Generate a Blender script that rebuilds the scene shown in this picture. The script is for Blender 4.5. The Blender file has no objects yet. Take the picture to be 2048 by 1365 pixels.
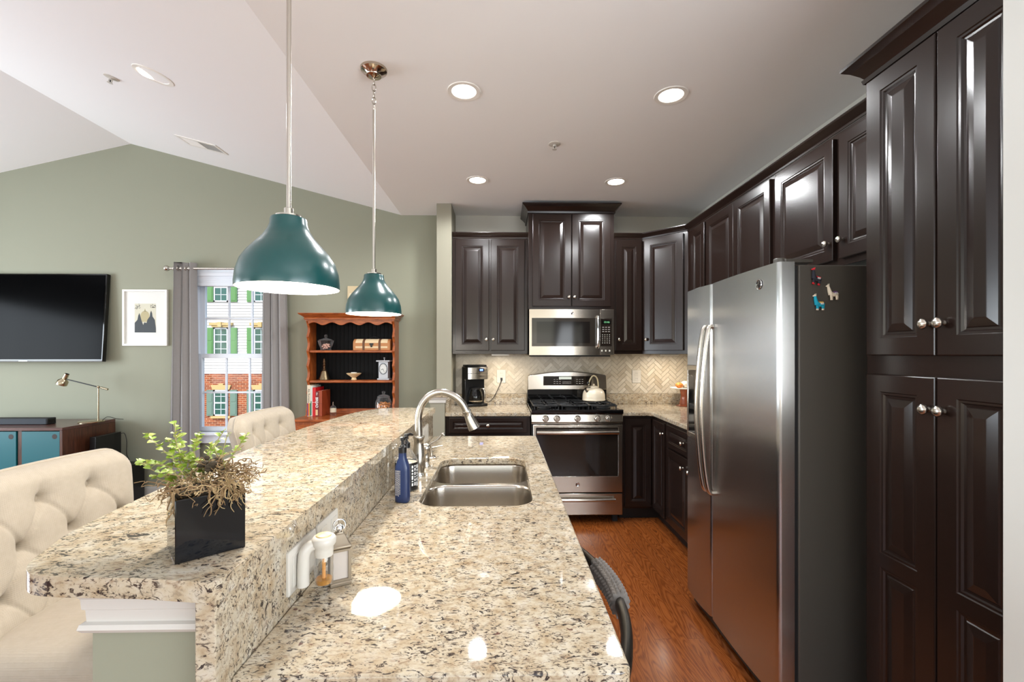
import bpy, bmesh, math, random
from mathutils import Vector, Matrix
random.seed(7)
S = bpy.context.scene
COL = S.collection
R = math.radians
PI = math.pi

# ------------------------------------------------------------------ camera, world, sun, daylight, fill lamps, exposure
CAM_H = 1.406
cd = bpy.data.cameras.new('camera'); cam = bpy.data.objects.new('camera', cd); COL.objects.link(cam)
cd.sensor_width = 36.0; cd.lens = 36.0 * 900.0 / 2048.0; cd.clip_start = 0.02; cd.clip_end = 200
cd.shift_y = 25.5 / 2048.0
cam.location = (0, 0, CAM_H); cam.rotation_euler = (R(90), 0, -math.atan(19 / 900))
S.camera = cam
S.view_settings.view_transform = 'Standard'; S.view_settings.look = 'None'
S.view_settings.gamma = 1; S.view_settings.exposure = 0.38; S.view_settings.use_curve_mapping = False

w = bpy.data.worlds.new('sky'); S.world = w; w.use_nodes = True
wn = w.node_tree; wb = wn.nodes['Background']
sk = wn.nodes.new('ShaderNodeTexSky'); sk.sky_type = 'NISHITA'; sk.sun_disc = False
sk.sun_elevation = R(42); sk.sun_rotation = R(200)
wn.links.new(sk.outputs[0], wb.inputs[0]); wb.inputs[1].default_value = 0.24

def light(name, kind, loc, power, color=(1, 1, 1), rot=(0, 0, 0), parent=None, **kw):
    d = bpy.data.lights.new(name, kind); d.energy = power; d.color = color
    for k, v in kw.items(): setattr(d, k, v)
    o = bpy.data.objects.new(name, d); COL.objects.link(o); o.location = loc; o.rotation_euler = rot
    if parent: o.parent = parent; o.location = Vector(loc) - Vector(OFF.get(parent, (0, 0, 0)))
    return o
OFF = {}
light('sun', 'SUN', (-20, -20, 30), 2.7, (1, 0.95, 0.86), (R(48), 0, R(-24)), angle=R(0.6))
# daylight from the left window, plus added fill lamps at the other unseen windows
light('fill_rear', 'AREA', (-1.6, -3.42, 1.55), 40, (0.80, 0.91, 1.0), (R(150), 0, 0), shape='RECTANGLE', size=5.0, size_y=1.7)  # added fill lamp, aimed up to brighten the ceiling
light('fill_right', 'AREA', (1.80, -0.9, 1.5), 78, (0.90, 0.95, 1.0), (R(128), 0, R(42)), shape='RECTANGLE', size=2.4, size_y=1.3)  # added fill for the kitchen ceiling, set in an unseen window
light('daylight_left', 'AREA', (-6.12, 2.35, 1.45), 112, (0.82, 0.91, 1.0), (R(94), 0, R(-90)), shape='RECTANGLE', size=1.7, size_y=1.5)
light('fill_left_rear', 'AREA', (-6.12, -0.9, 1.45), 70, (0.82, 0.91, 1.0), (R(120), 0, R(-90)), shape='RECTANGLE', size=2.2, size_y=1.5)  # second lamp on the left, added as upward fill

# ------------------------------------------------------------------ materials
def lin(c):
    f = lambda u: u / 12.92 if u <= 0.04045 else ((u + 0.055) / 1.055) ** 2.4
    return tuple(f(v / 255.0) for v in c) + (1.0,)
def mat(name, rgb, rough=0.5, metal=0.0, **kw):
    m = bpy.data.materials.new(name); m.use_nodes = True
    b = m.node_tree.nodes['Principled BSDF']
    b.inputs['Base Color'].default_value = lin(rgb); b.inputs['Roughness'].default_value = rough
    b.inputs['Metallic'].default_value = metal
    for k, v in kw.items():
        b.inputs[k.replace('_', ' ')].default_value = v
    return m
def bsdf(m): return m.node_tree.nodes['Principled BSDF']
def node(m, t, **kw):
    n = m.node_tree.nodes.new(t)
    for k, v in kw.items():
        if k in n.inputs: n.inputs[k].default_value = v
        else: setattr(n, k, v)
    return n
def link(m, a, b): m.node_tree.links.new(a, b)
def coords(m, scale=(1, 1, 1), rot=(0, 0, 0), kind='Object'):
    t = node(m, 'ShaderNodeTexCoord'); mp = node(m, 'ShaderNodeMapping')
    mp.inputs['Scale'].default_value = scale; mp.inputs['Rotation'].default_value = rot
    link(m, t.outputs[kind], mp.inputs[0]); return mp.outputs[0]
def ramp(m, fac, stops, interp='LINEAR'):
    r = node(m, 'ShaderNodeValToRGB'); r.color_ramp.interpolation = interp
    e = r.color_ramp.elements
    while len(e) < len(stops): e.new(0.5)
    for k, (p, c) in zip(e, stops):
        k.position = p; k.color = lin(c) if max(c) > 1 else (c[0], c[1], c[2], 1)
    link(m, fac, r.inputs[0]); return r.outputs[0]
def noise(m, vec, scale, detail=4, rough=0.55, dist=0.0):
    n = node(m, 'ShaderNodeTexNoise'); n.inputs['Scale'].default_value = scale
    n.inputs['Detail'].default_value = detail; n.inputs['Roughness'].default_value = rough
    n.inputs['Distortion'].default_value = dist
    if vec: link(m, vec, n.inputs['Vector'])
    return n.outputs[0]
def mixc(m, fac, a, b, mode='MIX'):
    n = node(m, 'ShaderNodeMix', data_type='RGBA', blend_type=mode)
    for s, v in ((n.inputs[0], fac), (n.inputs[6], a), (n.inputs[7], b)):
        if hasattr(v, 'links') or isinstance(v, bpy.types.NodeSocket): link(m, v, s)
        elif isinstance(v, (int, float)): s.default_value = v
        else: s.default_value = lin(v)
    return n.outputs[2]
def bump(m, h, strength=0.2, dist=0.002):
    b = node(m, 'ShaderNodeBump'); b.inputs['Strength'].default_value = strength; b.inputs['Distance'].default_value = dist
    link(m, h, b.inputs['Height']); link(m, b.outputs[0], bsdf(m).inputs['Normal'])

M = {}
def paint(name, rgb, rough=0.75):
    m = mat(name, rgb, rough); v = coords(m)
    bump(m, noise(m, v, 180, 3), 0.06, 0.001); return m
M['sage'] = paint('sage paint', (146, 147, 128))
M['greige_lifted'] = paint('lightened wall paint', (204, 201, 190))  # wall paint lightened to make up for weak light in the kitchen
M['stub_paint_dimmed'] = paint('darkened wall paint', (146, 142, 125))  # same wall paint, darkened to offset the strong light on the stub
M['white_wall'] = paint('white paint', (204, 204, 199))
M['ceiling'] = paint('ceiling paint', (244, 243, 241), 0.9)
M['trim'] = mat('white trim', (206, 202, 195), 0.4)
M['window_white'] = mat('white vinyl', (222, 228, 236), 0.35)

def granite():
    m = mat('granite', (200, 184, 156), 0.035); v = coords(m, (1, 1, 1))
    vs = coords(m, (0.75, 1.5, 1.25), (0, 0, R(20)))
    base = ramp(m, noise(m, v, 32, 6, 0.6), [(0.28, (150, 127, 98)), (0.40, (177, 160, 133)), (0.54, (191, 179, 157)), (0.70, (199, 192, 177))])
    cloud = ramp(m, noise(m, v, 8, 3, 0.5), [(0.48, (0, 0, 0)), (0.72, (0.4, 0.4, 0.4))])
    base = mixc(m, cloud, base, (170, 150, 123))
    wisp = ramp(m, noise(m, vs, 58, 6, 0.68, 1.2), [(0.53, (0, 0, 0)), (0.66, (0.7, 0.7, 0.7))])
    base = mixc(m, wisp, base, (132, 108, 86))
    dark = ramp(m, noise(m, vs, 98, 6, 0.66, 1.3), [(0.535, (0, 0, 0)), (0.59, (0.95, 0.95, 0.95))])
    gate = ramp(m, noise(m, v, 22, 3, 0.5), [(0.36, (0.3, 0.3, 0.3)), (0.52, (1, 1, 1))])
    base = mixc(m, mixc(m, 1.0, dark, gate, 'MULTIPLY'), base, (56, 46, 43))
    blob = ramp(m, noise(m, vs, 46, 4, 0.6, 1.6), [(0.60, (0, 0, 0)), (0.64, (0.95, 0.95, 0.95))])
    base = mixc(m, blob, base, (42, 35, 36))
    red = ramp(m, noise(m, v, 48, 2, 0.5), [(0.71, (0, 0, 0)), (0.75, (0.9, 0.9, 0.9))])
    base = mixc(m, red, base, (88, 54, 50))
    link(m, base, bsdf(m).inputs['Base Color']); return m
M['granite'] = granite()

def espresso():
    m = mat('espresso wood', (38, 26, 21), 0.22); v = coords(m, (30, 30, 2.2))
    n = noise(m, v, 6, 5, 0.6)
    link(m, ramp(m, n, [(0.3, (32, 22, 18)), (0.7, (35, 24, 20))]), bsdf(m).inputs['Base Color'])
    bsdf(m).inputs['Coat Weight'].default_value = 0.0
    bsdf(m).inputs['Specular IOR Level'].default_value = 0.4; return m
M['espresso'] = espresso()
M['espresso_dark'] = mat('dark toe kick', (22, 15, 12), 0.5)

def steel(name, rgb=(190, 186, 180), rough=0.26, rot=0.0, aniso=0.75):
    m = mat(name, rgb, rough, 1.0); b = bsdf(m)
    b.inputs['Anisotropic'].default_value = aniso; b.inputs['Anisotropic Rotation'].default_value = rot
    t = node(m, 'ShaderNodeTangent', direction_type='RADIAL', axis='Z'); link(m, t.outputs[0], b.inputs['Tangent'])
    sc = (400, 400, 2) if rot == 0 else (2, 2, 400)
    n = noise(m, coords(m, sc), 3, 3)
    rr = node(m, 'ShaderNodeMapRange'); rr.inputs[3].default_value = rough - 0.004; rr.inputs[4].default_value = rough + 0.006
    link(m, n, rr.inputs[0]); link(m, rr.outputs[0], b.inputs['Roughness']); return m
M['steel_v'] = steel('vertically brushed steel', (196, 196, 195), 0.27, 0.0, 0.94)
M['steel_h'] = steel('horizontally brushed steel', (184, 176, 165), 0.22, 0.25)
M['nickel'] = mat('brushed nickel', (200, 194, 184), 0.22, 1.0)
M['chrome'] = mat('chrome', (225, 225, 225), 0.06, 1.0)
M['sink_steel'] = steel('satin sink steel', (192, 184, 172), 0.24, 0.25, 0.6)
M['fridge_side'] = mat('dark grey enamel', (76, 72, 66), 0.42)
M['black_gloss'] = mat('black gloss', (10, 10, 11), 0.06)
M['black_plastic'] = mat('black plastic', (16, 16, 17), 0.3)
M['black_matte'] = mat('matte black', (18, 18, 19), 0.6)
M['iron'] = mat('black cast iron', (20, 20, 21), 0.45)
M['dark_glass'] = mat('dark oven glass', (34, 28, 24), 0.05)
M['micro_glass'] = mat('microwave glass', (44, 39, 34), 0.08, Specular_IOR_Level=0.35)
M['screen'] = mat('television screen', (5, 5, 6), 0.16, Specular_IOR_Level=0.03)
M['teal_lamp'] = mat('teal enamel', (14, 72, 72), 0.28, Coat_Weight=0.4, Coat_Roughness=0.2)
M['white_enamel'] = mat('white enamel', (240, 236, 228), 0.35)
M['white_plastic'] = mat('white plastic', (204, 199, 189), 0.3)
M['cream_enamel'] = mat('cream enamel', (226, 212, 188), 0.18)
M['grey_mark'] = mat('pale lettering', (176, 172, 166), 0.5)
M['white_mark'] = mat('white lettering', (232, 232, 230), 0.5)
M['black_mark'] = mat('black lettering', (22, 20, 20), 0.5)

def emit(name, rgb, strength):
    m = bpy.data.materials.new(name); m.use_nodes = True; nt = m.node_tree; nt.nodes.clear()
    e = nt.nodes.new('ShaderNodeEmission'); o = nt.nodes.new('ShaderNodeOutputMaterial')
    e.inputs[0].default_value = lin(rgb); e.inputs[1].default_value = strength; nt.links.new(e.outputs[0], o.inputs[0]); return m
M['lamp_on'] = emit('lit lamp lens', (255, 246, 230), 9)
M['bulb_on'] = emit('lit bulb', (255, 240, 214), 14)
M['lcd_green'] = emit('green display digits', (150, 235, 170), 0.8)
M['lcd_blue'] = emit('blue display', (120, 150, 255), 2.2)
M['lcd_clock'] = emit('pale clock display', (235, 240, 225), 0.7)

def glass(name, tint=(1, 1, 1), gloss=1.0, body=0.0):
    m = bpy.data.materials.new(name); m.use_nodes = True; nt = m.node_tree; nt.nodes.clear()
    t = nt.nodes.new('ShaderNodeBsdfTransparent'); g = nt.nodes.new('ShaderNodeBsdfGlossy'); x = nt.nodes.new('ShaderNodeMixShader')
    f = nt.nodes.new('ShaderNodeFresnel'); o = nt.nodes.new('ShaderNodeOutputMaterial'); f.inputs[0].default_value = 1.45
    t.inputs[0].default_value = tuple(tint) + (1,); g.inputs['Roughness'].default_value = 0.02
    mm = nt.nodes.new('ShaderNodeMath'); mm.operation = 'MULTIPLY'; mm.inputs[1].default_value = gloss
    ge = nt.nodes.new('ShaderNodeNewGeometry'); iv = nt.nodes.new('ShaderNodeMath'); iv.operation = 'SUBTRACT'; iv.inputs[0].default_value = 1.0
    nt.links.new(ge.outputs['Backfacing'], iv.inputs[1]); fm = nt.nodes.new('ShaderNodeMath'); fm.operation = 'MULTIPLY'; nt.links.new(f.outputs[0], fm.inputs[0]); nt.links.new(iv.outputs[0], fm.inputs[1])
    nt.links.new(fm.outputs[0], mm.inputs[0]); nt.links.new(mm.outputs[0], x.inputs[0])
    if body:                                # pale diffuse towards the edges stands in for highlights on the glass
        lw = nt.nodes.new('ShaderNodeLayerWeight'); lw.inputs[0].default_value = 0.35; df = nt.nodes.new('ShaderNodeBsdfDiffuse'); df.inputs[0].default_value = (.75, .76, .76, 1)
        k = nt.nodes.new('ShaderNodeMath'); k.operation = 'MULTIPLY'; k.inputs[1].default_value = body; nt.links.new(lw.outputs['Facing'], k.inputs[0])
        y = nt.nodes.new('ShaderNodeMixShader'); nt.links.new(k.outputs[0], y.inputs[0]); nt.links.new(t.outputs[0], y.inputs[1]); nt.links.new(df.outputs[0], y.inputs[2]); t = y
    nt.links.new(t.outputs[0], x.inputs[1]); nt.links.new(g.outputs[0], x.inputs[2]); nt.links.new(x.outputs[0], o.inputs[0]); return m
M['pane'] = glass('window glass', (0.98, 0.985, 0.985), 0.25)
M['clear'] = glass('clear glass', (0.965, 0.975, 0.975), 1.8, 0.28)
M['smoke'] = glass('carafe glass', (0.42, 0.42, 0.42), 1.3)
M['amber'] = mat('amber oil', (214, 150, 20), 0.1, Transmission_Weight=0.6)

def wood(name, c1, c2, c3, sc=(14, 14, 1.0), rough=0.35, nsc=5, coat=0.2):
    m = mat(name, c2, rough); v = coords(m, sc)
    n = noise(m, v, nsc, 6, 0.6, 0.6)
    link(m, ramp(m, n, [(0.28, c1), (0.5, c2), (0.74, c3)]), bsdf(m).inputs['Base Color'])
    bsdf(m).inputs['Coat Weight'].default_value = coat; bsdf(m).inputs['Coat Roughness'].default_value = 0.15
    bump(m, n, 0.05, 0.001); return m
M['cherry'] = wood('cherry wood', (108, 48, 18), (158, 80, 34), (188, 106, 52), (12, 12, 2.5), 0.34)
M['cherry_h'] = wood('cherry wood lengthwise', (108, 48, 18), (158, 80, 34), (188, 106, 52), (2.5, 12, 12), 0.3)
M['walnut'] = wood('walnut wood', (42, 23, 15), (74, 42, 27), (102, 62, 42), (22, 22, 1.6), 0.4)
M['walnut_h'] = wood('walnut wood lengthwise', (60, 34, 28), (84, 52, 44), (104, 68, 58), (2, 20, 20), 0.3)
M['teal_panel'] = mat('teal lacquer', (6, 92, 100), 0.45)
M['beadboard'] = mat('black beadboard', (6, 6, 7), 0.6, Specular_IOR_Level=0.15)

def floor_mat():
    m = mat('oak strip floor', (160, 84, 36), 0.26)
    v = coords(m, (1, 1, 1), (0, 0, R(90)))
    br = node(m, 'ShaderNodeTexBrick'); link(m, v, br.inputs['Vector'])
    br.offset = 0.37; br.offset_frequency = 2
    br.inputs['Scale'].default_value = 1.0; br.inputs['Brick Width'].default_value = 1.1; br.inputs['Row Height'].default_value = 0.083
    br.inputs['Mortar Size'].default_value = 0.0012; br.inputs['Mortar Smooth'].default_value = 0.3; br.inputs['Bias'].default_value = 0.0
    br.inputs['Color1'].default_value = (0.25, 0.25, 0.25, 1); br.inputs['Color2'].default_value = (0.8, 0.8, 0.8, 1)
    br.inputs['Mortar'].default_value = (0, 0, 0, 1)
    sep = node(m, 'ShaderNodeSeparateColor'); link(m, br.outputs['Color'], sep.inputs[0])
    # each strip gets its own cut of the grain: contour lines of a stretched noise
    vv = node(m, 'ShaderNodeVectorMath', operation='MULTIPLY_ADD'); link(m, br.outputs['Color'], vv.inputs[0])
    vv.inputs[1].default_value = (17, 31, 9); link(m, coords(m, (9, 1.5, 1)), vv.inputs[2])
    hgt = noise(m, vv.outputs[0], 1.0, 2, 0.45, 0.4)
    mu = node(m, 'ShaderNodeMath', operation='MULTIPLY'); link(m, hgt, mu.inputs[0]); mu.inputs[1].default_value = 150.0
    si = node(m, 'ShaderNodeMath', operation='SINE'); link(m, mu.outputs[0], si.inputs[0])
    mr = node(m, 'ShaderNodeMapRange'); link(m, si.outputs[0], mr.inputs[0]); mr.inputs[1].default_value = -1
    fine = noise(m, coords(m, (70, 4, 1)), 4, 5, 0.6)
    g = mixc(m, 0.45, mr.outputs[0], ramp(m, fine, [(0.3, (0, 0, 0)), (0.7, (1, 1, 1))]))
    c = ramp(m, g, [(0.0, (104, 50, 18)), (0.4, (142, 76, 32)), (1.0, (164, 94, 44))])
    tone = ramp(m, sep.outputs[0], [(0.0, (0.45, 0.40, 0.36)), (0.22, (0.84, 0.82, 0.80)), (0.85, (1.0, 1.0, 1.0))])
    c = mixc(m, 1.0, c, tone, 'MULTIPLY')
    link(m, c, bsdf(m).inputs['Base Color']); bump(m, g, 0.05, 0.001)
    bsdf(m).inputs['Coat Weight'].default_value = 0.25; bsdf(m).inputs['Coat Roughness'].default_value = 0.15
    return m
M['floor'] = floor_mat()

def fabric(name, rgb, rgb2, sc=380, rough=0.9, st=0.35):
    m = mat(name, rgb, rough); v = coords(m)
    wv = node(m, 'ShaderNodeTexWave', bands_direction='Z'); link(m, v, wv.inputs['Vector']); wv.inputs['Scale'].default_value = sc / 6; wv.inputs['Distortion'].default_value = 2.0
    wh = node(m, 'ShaderNodeTexWave', bands_direction='Y'); link(m, v, wh.inputs['Vector']); wh.inputs['Scale'].default_value = sc / 6; wh.inputs['Distortion'].default_value = 2.0
    mm = node(m, 'ShaderNodeMath', operation='MULTIPLY'); link(m, wv.outputs[1], mm.inputs[0]); link(m, wh.outputs[1], mm.inputs[1])
    n = noise(m, v, 60, 4)
    link(m, mixc(m, n, rgb, rgb2), bsdf(m).inputs['Base Color'])
    bump(m, mm.outputs[0], st, 0.001)
    bsdf(m).inputs['Sheen Weight'].default_value = 0.15
    return m
M['linen'] = fabric('oatmeal linen', (172, 159, 140), (186, 175, 158))
M['curtain'] = fabric('grey curtain cloth', (172, 168, 165), (184, 181, 179), 300, 0.85, 0.15)
def add_translucent(m, rgb, f):
    nt = m.node_tree; tr = node(m, 'ShaderNodeBsdfTranslucent'); tr.inputs[0].default_value = lin(rgb); mx = node(m, 'ShaderNodeMixShader'); mx.inputs[0].default_value = f
    out = [n for n in nt.nodes if n.type == 'OUTPUT_MATERIAL'][0]; link(m, bsdf(m).outputs[0], mx.inputs[1]); link(m, tr.outputs[0], mx.inputs[2]); link(m, mx.outputs[0], out.inputs[0])
add_translucent(M['curtain'], (190, 190, 192), 0.3)
M['towel'] = fabric('grey knit', (118, 112, 106), (94, 89, 84), 200, 0.95, 0.6)
M['leg_wood'] = wood('dark leg wood', (36, 22, 15), (52, 33, 23), (66, 43, 30), (14, 14, 1.5))

def brick_mat():
    m = mat('red brick', (170, 92, 58), 0.85); v = coords(m, (1, 1, 1), (R(90), 0, 0), 'Object')
    br = node(m, 'ShaderNodeTexBrick'); link(m, v, br.inputs['Vector'])
    br.inputs['Scale'].default_value = 1; br.inputs['Brick Width'].default_value = 0.24; br.inputs['Row Height'].default_value = 0.085
    br.inputs['Mortar Size'].default_value = 0.009; br.inputs['Color1'].default_value = lin((176, 92, 54)); br.inputs['Color2'].default_value = lin((132, 66, 42)); br.inputs['Mortar'].default_value = lin((196, 160, 128))
    link(m, br.outputs[0], bsdf(m).inputs['Base Color']); return m
M['brick'] = brick_mat()
M['siding'] = mat('white lap siding', (226, 224, 222), 0.6)
M['shutter'] = mat('green shutter paint', (96, 146, 86), 0.5)
M['shutter_grey'] = mat('grey green shutter paint', (112, 138, 124), 0.5)
M['ext_glass'] = mat('dark house glass', (40, 92, 84), 0.12)
M['stone'] = mat('tan stone', (206, 178, 122), 0.7)
M['asphalt'] = mat('asphalt', (96, 96, 94), 0.9)
M['leaf'] = mat('fresh green leaf', (138, 164, 54), 0.5, Subsurface_Weight=0.15)
M['leaf2'] = mat('yellow green leaf', (178, 188, 96), 0.5, Subsurface_Weight=0.15)
M['stem'] = mat('pale stem', (150, 140, 92), 0.6)
M['root'] = mat('dried root', (126, 100, 66), 0.8)
M['root2'] = mat('pale dried root', (170, 146, 104), 0.8)
M['moss'] = mat('dark moss', (62, 52, 36), 0.95)

# ------------------------------------------------------------------ mesh builder
class MB:
    def __init__(s, mtx=None): s.v = []; s.f = []; s.col = []; s.m = mtx
    def add(s, vs, fs):
        o = len(s.v)
        for p in vs:
            p = Vector(p)
            s.v.append(tuple(s.m @ p) if s.m else tuple(p))
        s.f += [tuple(i + o for i in f) for f in fs]; return s
    def box(s, x0, y0, z0, x1, y1, z1):
        vs = [(x, y, z) for z in (z0, z1) for y in (y0, y1) for x in (x0, x1)]
        return s.add(vs, [(0, 2, 3, 1), (4, 5, 7, 6), (0, 1, 5, 4), (2, 6, 7, 3), (0, 4, 6, 2), (1, 3, 7, 5)])
    def quad(s, *p): return s.add(p, [tuple(range(len(p)))])
    def rings(s, rs, cap0=True, cap1=True, closed=False):
        n = len(rs[0]); vs = [p for r in rs for p in r]; fs = []
        k = len(rs)
        for a in range(k if closed else k - 1):
            b = (a + 1) % k
            for i in range(n):
                j = (i + 1) % n; fs.append((a * n + i, a * n + j, b * n + j, b * n + i))
        if not closed:
            if cap0: fs.append(tuple(range(n - 1, -1, -1)))
            if cap1: fs.append(tuple((k - 1) * n + i for i in range(n)))
        return s.add(vs, fs)
    def lathe(s, prof, c=(0, 0, 0), n=24, axis='Z', mod=None, cap0=True, cap1=True):
        rs = []
        for k, (r, z) in enumerate(prof):
            ring = []
            for i in range(n):
                a = 2 * PI * i / n; rr = r * (mod(a, z) if mod else 1)
                x, y = rr * math.cos(a), rr * math.sin(a)
                p = {'Z': (x, y, z), 'Y': (x, z, -y), '-Y': (x, -z, y), 'X': (z, x, y), '-X': (-z, -x, y)}[axis]
                ring.append((p[0] + c[0], p[1] + c[1], p[2] + c[2]))
            rs.append(ring)
        return s.rings(rs, cap0, cap1)
    def cyl(s, c, r, h, n=20, axis='Z'): return s.lathe([(r, 0), (r, h)], c, n, axis)
    def tube(s, pts, r, n=8, closed=False, flat=1.0, up=None):
        P = [Vector(p) for p in pts]; k = len(P); rs = []
        rad = r if isinstance(r, (list, tuple)) else [r] * k
        nrm = None
        for i in range(k):
            a = P[i - 1] if (i > 0 or closed) else P[i]; b = P[(i + 1) % k] if (i < k - 1 or closed) else P[i]
            t = (b - a).normalized() if (b - a).length > 1e-9 else Vector((0, 0, 1))
            if up is not None:
                nrm = Vector(up) - t * t.dot(Vector(up)); nrm.normalize()
            elif nrm is None:
                h = Vector((0, 0, 1)) if abs(t.z) < 0.9 else Vector((1, 0, 0)); nrm = (h - t * h.dot(t)).normalized()
            else:
                nrm = (nrm - t * nrm.dot(t)).normalized()
            bn = t.cross(nrm)
            rs.append([P[i] + (nrm * math.cos(2 * PI * j / n) * flat + bn * math.sin(2 * PI * j / n)) * rad[i] for j in range(n)])
        return s.rings(rs, True, True, closed)
    def prism(s, poly, z0, z1, plane='XY'):
        def mk(p, q): return {'XY': (p[0], p[1], q), 'XZ': (p[0], q, p[1]), 'YZ': (q, p[0], p[1])}[plane]
        return s.rings([[mk(p, z0) for p in poly], [mk(p, z1) for p in poly]])
    def ball(s, c, r, nu=14, nv=9):
        rx, ry, rz = r if isinstance(r, (tuple, list)) else (r, r, r); rs = []
        for a in range(1, nv):
            t = PI * a / nv
            rs.append([(c[0] + rx * math.sin(t) * math.cos(2 * PI * i / nu), c[1] + ry * math.sin(t) * math.sin(2 * PI * i / nu), c[2] - rz * math.cos(t)) for i in range(nu)])
        return s.rings(rs)
    def sweep(s, path, prof, closed=False):
        """profile [(out, z)] swept along a level path; 'out' is to the right of travel"""
        P = [Vector((p[0], p[1])) for p in path]; k = len(P); rs = []
        for i in range(k):
            d0 = (P[i] - P[i - 1]).normalized() if (i > 0 or closed) else None
            d1 = (P[(i + 1) % k] - P[i]).normalized() if (i < k - 1 or closed) else None
            d0 = d0 or d1; d1 = d1 or d0
            n0 = Vector((d0.y, -d0.x)); n1 = Vector((d1.y, -d1.x)); mm = n0 + n1; mm = mm / max(mm.dot(n1), 1e-6) if mm.length > 1e-6 else n1
            rs.append([(P[i].x + mm.x * o, P[i].y + mm.y * o, z) for o, z in prof])
        return s.rings(rs, True, True, closed)
    def build(s, name, material, parent=None, smooth=None, bevel=0.0, seg=2, attr=None, subsurf=0):
        me = bpy.data.meshes.new(name); off = Vector(OFF.get(parent, (0, 0, 0)))
        me.from_pydata([tuple(Vector(p) - off) for p in s.v], [], s.f); me.validate(); me.update()
        bm = bmesh.new(); bm.from_mesh(me); bmesh.ops.recalc_face_normals(bm, faces=bm.faces); bm.to_mesh(me); bm.free()
        if attr:
            ca = me.color_attributes.new('tone', 'FLOAT_COLOR', 'CORNER')
            for p in me.polygons:
                for li in p.loop_indices: ca.data[li].color = attr[p.index] if p.index < len(attr) else attr[-1]
        me.materials.append(M[material] if isinstance(material, str) else material)
        if smooth:
            for p in me.polygons: p.use_smooth = True
            me.set_sharp_from_angle(angle=R(smooth if smooth > 1 else 40))
        o = bpy.data.objects.new(name, me); COL.objects.link(o)
        if parent: o.parent = parent; OFF[o] = tuple(off)
        if bevel:
            b = o.modifiers.new('edge', 'BEVEL'); b.width = bevel; b.segments = seg; b.limit_method = 'ANGLE'; b.angle_limit = R(40); b.use_clamp_overlap = True
            if not smooth:
                for p in me.polygons: p.use_smooth = True
                me.set_sharp_from_angle(angle=R(38))
        if subsurf:
            m_ = o.modifiers.new('sub', 'SUBSURF'); m_.levels = subsurf; m_.render_levels = subsurf
        return o

def tag(o, label=None, cat=None, group=None, kind=None):
    if label: o['label'] = label
    if cat: o['category'] = cat
    if group: o['group'] = group
    if kind: o['kind'] = kind
    return o
def thing(name, label, cat, loc=(0, 0, 0), rz=0, group=None, world=False):
    o = bpy.data.objects.new(name, None); COL.objects.link(o); o.location = loc; o.rotation_euler = (0, 0, rz)
    o.empty_display_size = 0.1
    if world: OFF[o] = tuple(loc)
    return tag(o, label, cat, group)
def struct(name, mb, material, label=None, parent=None, **kw):
    o = mb.build(name, material, parent, **kw)
    if not parent: tag(o, label, None, None, 'structure')
    return o
def copy_tree(o, parent=None):
    c = o.copy(); COL.objects.link(c)
    if parent: c.parent = parent
    for ch in list(o.children): copy_tree(ch, c)
    return c
def smooth_path(pts, per=6, closed=False):
    P = [Vector(p) for p in pts]; n = len(P); out = []
    rng = range(n) if closed else range(n - 1)
    for i in rng:
        p0 = P[i - 1] if (i > 0 or closed) else P[i]; p1 = P[i]; p2 = P[(i + 1) % n]; p3 = P[(i + 2) % n] if (i + 2 < n or closed) else P[(i + 1) % n]
        for k in range(per):
            t = k / per
            out.append(0.5 * ((2 * p1) + (p2 - p0) * t + (2 * p0 - 5 * p1 + 4 * p2 - p3) * t * t + (3 * p1 - p0 - 3 * p2 + p3) * t ** 3))
    if not closed: out.append(P[-1])
    return out
def rrect(x0, y0, x1, y1, r, n=6):
    pts = []
    for cx, cy, a0 in ((x1 - r, y0 + r, -90), (x1 - r, y1 - r, 0), (x0 + r, y1 - r, 90), (x0 + r, y0 + r, 180)):
        for k in range(n + 1):
            a = R(a0 + 90 * k / n); pts.append((cx + r * math.cos(a), cy + r * math.sin(a)))
    return pts
def slab(mb, outer, holes, z0, z1):
    """flat slab with holes, outline given as points"""
    bm = bmesh.new(); edges = []
    for lp in [outer] + holes:
        vs = [bm.verts.new((p[0], p[1], z1)) for p in lp]
        edges += [bm.edges.new((vs[i], vs[(i + 1) % len(vs)])) for i in range(len(vs))]
    bmesh.ops.triangle_fill(bm, use_beauty=True, edges=edges)
    bm.verts.index_update()
    vs = [tuple(v.co) for v in bm.verts]; n = len(vs)
    fs = [tuple(v.index for v in f.verts) for f in bm.faces]
    allv = vs + [(p[0], p[1], z0) for p in vs]
    af = list(fs) + [tuple(i + n for i in reversed(f)) for f in fs]
    k = 0
    for lp in [outer] + holes:
        m_ = len(lp)
        for i in range(m_):
            j = (i + 1) % m_; af.append((k + i, k + j, n + k + j, n + k + i))
        k += m_
    bm.free(); mb.add(allv, af); return mb
def text(name, body, size, loc, rot, material, parent, extrude=0.0004, align='CENTER', spacing=1.0, bold=0.0):
    c = bpy.data.curves.new(name, 'FONT'); c.body = body; c.size = size; c.extrude = extrude; c.align_x = align; c.align_y = 'CENTER'
    c.space_character = spacing; c.offset = bold; c.resolution_u = 2
    tmp = bpy.data.objects.new(name, c); COL.objects.link(tmp); c.materials.append(M[material])
    bpy.context.view_layer.update()
    me = bpy.data.meshes.new_from_object(tmp.evaluated_get(bpy.context.evaluated_depsgraph_get())); me.name = name
    bpy.data.objects.remove(tmp); bpy.data.curves.remove(c)
    if not me.materials: me.materials.append(M[material])
    o = bpy.data.objects.new(name, me); COL.objects.link(o)
    off = Vector(OFF.get(parent, (0, 0, 0))) if parent else Vector((0, 0, 0))
    o.location = Vector(loc) - off; o.rotation_euler = rot
    if parent: o.parent = parent; OFF[o] = tuple(off)
    return o

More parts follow.
